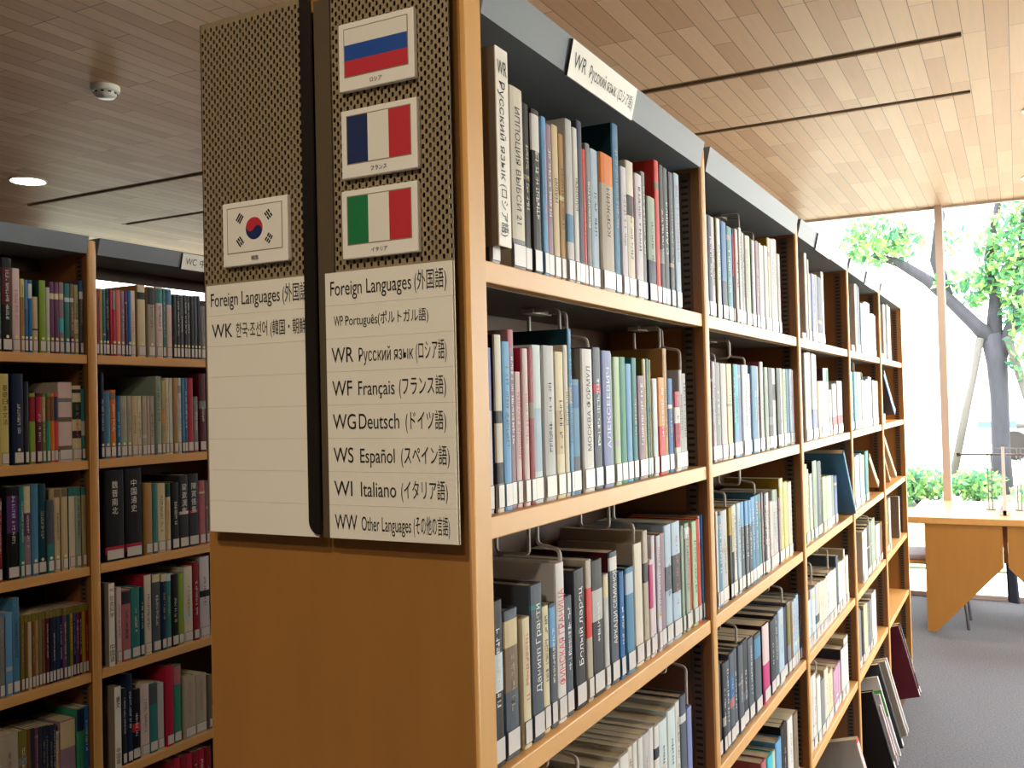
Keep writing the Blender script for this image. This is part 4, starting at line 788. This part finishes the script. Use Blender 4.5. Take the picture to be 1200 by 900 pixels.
lvl = {id(k): 0 for k, v in cands}
for _ in range(8):
    cnt = Counter(v[min(lvl[id(k)], len(v) - 1)] for k, v in cands)
    for k, v in cands:
        if cnt[v[min(lvl[id(k)], len(v) - 1)]] > 1: lvl[id(k)] = min(lvl[id(k)] + 1, len(v) - 1)
for k, v in cands: k['label'] = v[lvl[id(k)]]
GRP = {'M': 'foreign-language books on the near bookcase', 'L': 'books on the shaded bookcase'}
rest = MB()
def put_book(k, loc, rot=(0, 0, 0), label=None, group=None, depth=None, lab=True):
    cov, pg, lb, tt = book_shapes(k['th'], k['h'], k['col'], k['opts'], rg, depth=depth, label=lab)
    t = cov.build('book'); t.location = loc; t.rotation_euler = rot
    tag(t, label or k['label'], 'book', group)
    pg.build('page_block', parent=t)
    if lb: lb.build('call_number_label', parent=t)
    if tt: tt.build('spine_lettering', parent=t)
    return t
for k in books:
    tag_, b, t = k['key']
    X = (XM if tag_ == 'M' else XLC) - 0.012 - (rg.uniform(0, 0.004) if k['th'] < 0.05 else 0)
    loc = (X, k['y'], sz(t) + 0.0004 if t <= 5 else 0.159)
    if not k['stuff']:
        put_book(k, loc, group=GRP[tag_])
    else:
        parts_ = book_shapes(k['th'], k['h'], k['col'], k['opts'], rg)
        for p_ in parts_:
            if p_ is None: continue
            base = len(rest.v); rest.v += [(a + loc[0], b_ + loc[1], c + loc[2]) for a, b_, c in p_.v]
            for f, mi_ in zip(p_.f, p_.m): rest.f.append(tuple(base + q for q in f)); rest.m.append(rest.mi(p_.mats[mi_]))
tag(rest.build('distant_books'), 'the smaller books filling the far bays and shaded rows', 'books', kind='stuff')

# books leaning along their shelf: bay, shelf, spine foot y, top y, height, thickness, colour, cover
def leaning(t, x, y_top, z_top, y_bot, th, col, cov_, label, depth=None):
    dz = z_top + 1.65 - sz(t); dy = y_bot - y_top
    L_ = math.hypot(dz, dy); a = math.atan2(dy, dz)
    k = dict(th=th, h=L_, col=col, opts=['c.' + cov_])
    # tipped about x towards the camera; its far lower edge rests on the shelf
    put_book(k, (x, y_bot - th * math.cos(a), sz(t) + th * math.sin(a) + 0.0005), (a, 0, 0), label, GRP['M'], depth=depth)
leaning(3, 0.022, 2.385, -0.372, 2.61, 0.018, 'steel_blue', 'steel_blue', 'large steel blue picture book leaning across the third shelf of the third bay', 0.20)
leaning(3, -0.010, 3.23, -0.456, 3.50, 0.030, 'cream', 'tan', 'cream book leaning on the third shelf of the fourth bay')
leaning(2, 0.0, 3.72, -0.108, 4.12, 0.034, 'sky_blue', 'navy', 'sky blue book leaning on the second shelf of the farthest bay')
leaning(3, 0.0, 3.66, -0.394, 4.08, 0.026, 'cream', 'beige', 'cream book leaning on the third shelf of the farthest bay, upper of two')
leaning(3, -0.004, 3.645, -0.455, 3.86, 0.022, 'tan', 'tan', 'tan book leaning on the third shelf of the farthest bay, lower of two')
# tall books standing tipped back on the sloping lowest shelf
for y, h, th, col, cov_, extra, label in [
    (2.34, 0.26, 0.035, 'pale_pink', 'light_grey', ['b.95.1.red'], 'pale pink picture book with a red top, lowest row of the third bay'),
    (2.26, 0.17, 0.03, 'charcoal', 'light_grey', [], 'short charcoal book lowest row of the third bay'),
    (2.79, 0.29, 0.028, 'black', 'black', [], 'black book foremost in the lowest row, fourth bay'),
    (2.86, 0.22, 0.014, 'pale_pink', 'pale_pink', [], 'slim pale pink book beside the black one, lowest row of fourth bay'),
    (2.90, 0.25, 0.012, 'lilac_white', 'lilac_white', [], 'slim lilac white book, lowest row of the fourth bay'),
    (2.96, 0.30, 0.016, 'white', 'white', ['G'], 'white picture book with a green patch, lowest row of the fourth bay'),
    (3.05, 0.325, 0.03, 'black', 'charcoal', [], 'large black book in the middle of the lowest row, fourth bay'),
    (3.20, 0.30, 0.02, 'light_grey', 'stone', [], 'light grey book beyond the large black one, lowest row of fourth bay'),
    (3.25, 0.30, 0.014, 'white', 'white', [], 'slim white book last in the lowest row of the fourth bay'),
    (3.755, 0.325, 0.022, 'maroon', 'maroon', [], 'large dark red book tipped back in the farthest bay by the carpet'),
    (3.80, 0.325, 0.026, 'black', 'charcoal', [], 'large black book right behind the dark red one by the carpet')]:
    k = dict(th=th, h=h, col=col, opts=['c.' + cov_] + [q for q in extra if q != 'G'])
    o = put_book(k, (0.104, y, 0.112 + 0.001), (0, -TILT, 0), label, GRP['M'], depth=0.23)
    if 'G' in extra:
        m_ = MB(); m_.poly([(-0.012, -0.0004, 0.15), (-0.0005, -0.0004, 0.15), (-0.0005, -0.0004, 0.25), (-0.06, -0.0004, 0.25), (-0.07, -0.0004, 0.19)][::-1][::-1], mat('patch_green', '4FA83C', rough=0.5)); m_.build('green_patch', parent=o)

# white sign boxes slipped over books
def sign_box(X, y0, y1, z0, z1, texts, label, side):
    t = thing('shelf_sign_box', label, 'sign', (X, y0, z0), group='sign boxes between the books')
    w_, h_ = y1 - y0, z1 - z0; d = 0.13; e = 0.0016
    m_ = MB()
    m_.box(-d, -e, 0, e, 0, h_, side); m_.box(-d, -e, w_ - e, w_, 0, h_, side); m_.box(-d, -e, e, w_ - e, h_ - e, h_, side); m_.build('sleeve', parent=t)
    m_ = MB(); m_.box(-e, 0, 0, w_, 0, h_, CARD); m_.build('front_plate', parent=t)
    for txt, mode, f0, f1 in texts:
        l_ = MB()
        if mode == 'up': letters(l_, txt, (0.0005, w_ * 0.12, h_ * f0), (0, 1, 0), (0, 0, 1), w_ * 0.76, h_ * (f1 - f0), INK)
        elif mode == 'down': letters(l_, txt, (0.0005, w_ * 0.24, h_ * f1), (0, 0, -1), (0, 1, 0), h_ * (f1 - f0), w_ * 0.46, INK)
        else:
            n = len(txt); s_ = h_ * (f1 - f0) / n
            for i, c in enumerate(txt): letters(l_, c, (0.0005, w_ / 2 - s_ * 0.42, h_ * f1 - s_ * (i + 0.9)), (0, 1, 0), (0, 0, 1), s_ * 0.84, s_ * 0.72, INK)
        l_.build('lettering', parent=t)
sign_box(0.0, 0.055, 0.0855, 1.6715, 1.912, [('WR', 'up', 0.865, 0.94), ('Русский язык', 'down', 0.33, 0.83), ('(ロシア語)', 'down', 0.05, 0.31)], 'white upright sign box lettered in Russian at the start of the top shelf', mat('box_side', '8A7E70', rough=0.6))
SB = mat('box_side', '8A7E70')
sign_box(XLC - 0.004, 0.945, 0.964, sz(4) + 0.001, sz(4) + 0.238, [('WC', 'up', 0.90, 0.94), ('社会科学', 'col', 0.58, 0.86), ('中国語', 'col', 0.05, 0.27)], 'white sign box on the fourth shelf of the shaded bookcase', SB)
sign_box(XLC - 0.004, 0.960, 0.981, sz(5) + 0.001, sz(5) + 0.236, [('語文', 'col', 0.74, 0.88), ('中国語', 'col', 0.06, 0.26)], 'white sign box on the fifth shelf of the shaded bookcase', SB)

# ------------------------------------------------------------------ wire book supports hanging under the shelves
def fillet(pts, r=0.008, n=4):
    out = [Vector(pts[0])]
    for a, b, c in zip(pts[:-2], pts[1:-1], pts[2:]):
        a, b, c = Vector(a), Vector(b), Vector(c); d1 = (a - b).normalized(); d2 = (c - b).normalized()
        for k in range(n + 1):
            s_ = k / n; p0 = b + d1 * r; p1 = b + d2 * r
            out.append(p0.lerp(b, s_).lerp(b.lerp(p1, s_), s_))
    out.append(Vector(pts[-1])); return out
def support_proto():
    t = thing('wire_book_support', 'x', 'book support', (0, 0, 0))
    m_ = MB()
    m_.tube(fillet([(-0.095, 0, -0.004), (-0.062, 0, -0.004), (-0.062, 0, -0.040), (-0.028, 0, -0.046), (-0.028, 0, -0.15), (-0.13, 0, -0.15)]), 0.0028, WIRE, 7); m_.build('stepped_wire', parent=t, smooth=True)
    m_ = MB()
    m_.tube(fillet([(-0.105, -0.05, -0.004), (-0.050, -0.05, -0.004), (-0.050, -0.05, -0.046), (-0.100, -0.05, -0.046), (-0.100, -0.05, -0.012)]), 0.0028, WIRE, 7)
    m_.box(-0.110, -0.090, -0.056, 0.006, -0.007, -0.0005, WIRE); m_.build('looped_wire', parent=t, smooth=False)
    return t
sp = support_proto(); first = True
SUPS = [(2, 0.375), (2, 0.815), (3, 0.26), (3, 0.545), (4, 0.80), (4, 0.30), (12, 1.05), (12, 1.30), (13, 1.10), (13, 1.36), (14, 1.16), (14, 1.62), (11, 0.985), (11, 1.42), (22, 1.98), (23, 1.93), (24, 2.02), (24, 2.30), (25, 2.05), (32, 2.88), (32, 3.2), (33, 2.86), (34, 3.25)]
for code, y in SUPS:
    b, t = divmod(code, 10)
    z = sz(t - 1) - T if t > 1 else 1.937
    lab = 'wire book support under the %s of the %s' % ('canopy' if t == 1 else TIER[t - 2] + ' shelf', BAYM[b])
    n_same = [q for q in SUPS if q[0] == code]
    if len(n_same) > 1: lab += ', ' + ('first' if n_same.index((code, y)) == 0 else 'second') + ' from the left'
    o = sp if first else dup(sp); first = False
    o.location = (0, y, z - 0.0014); o['label'] = lab; o['group'] = 'wire book supports'
bpy.data.objects.remove(_fo)
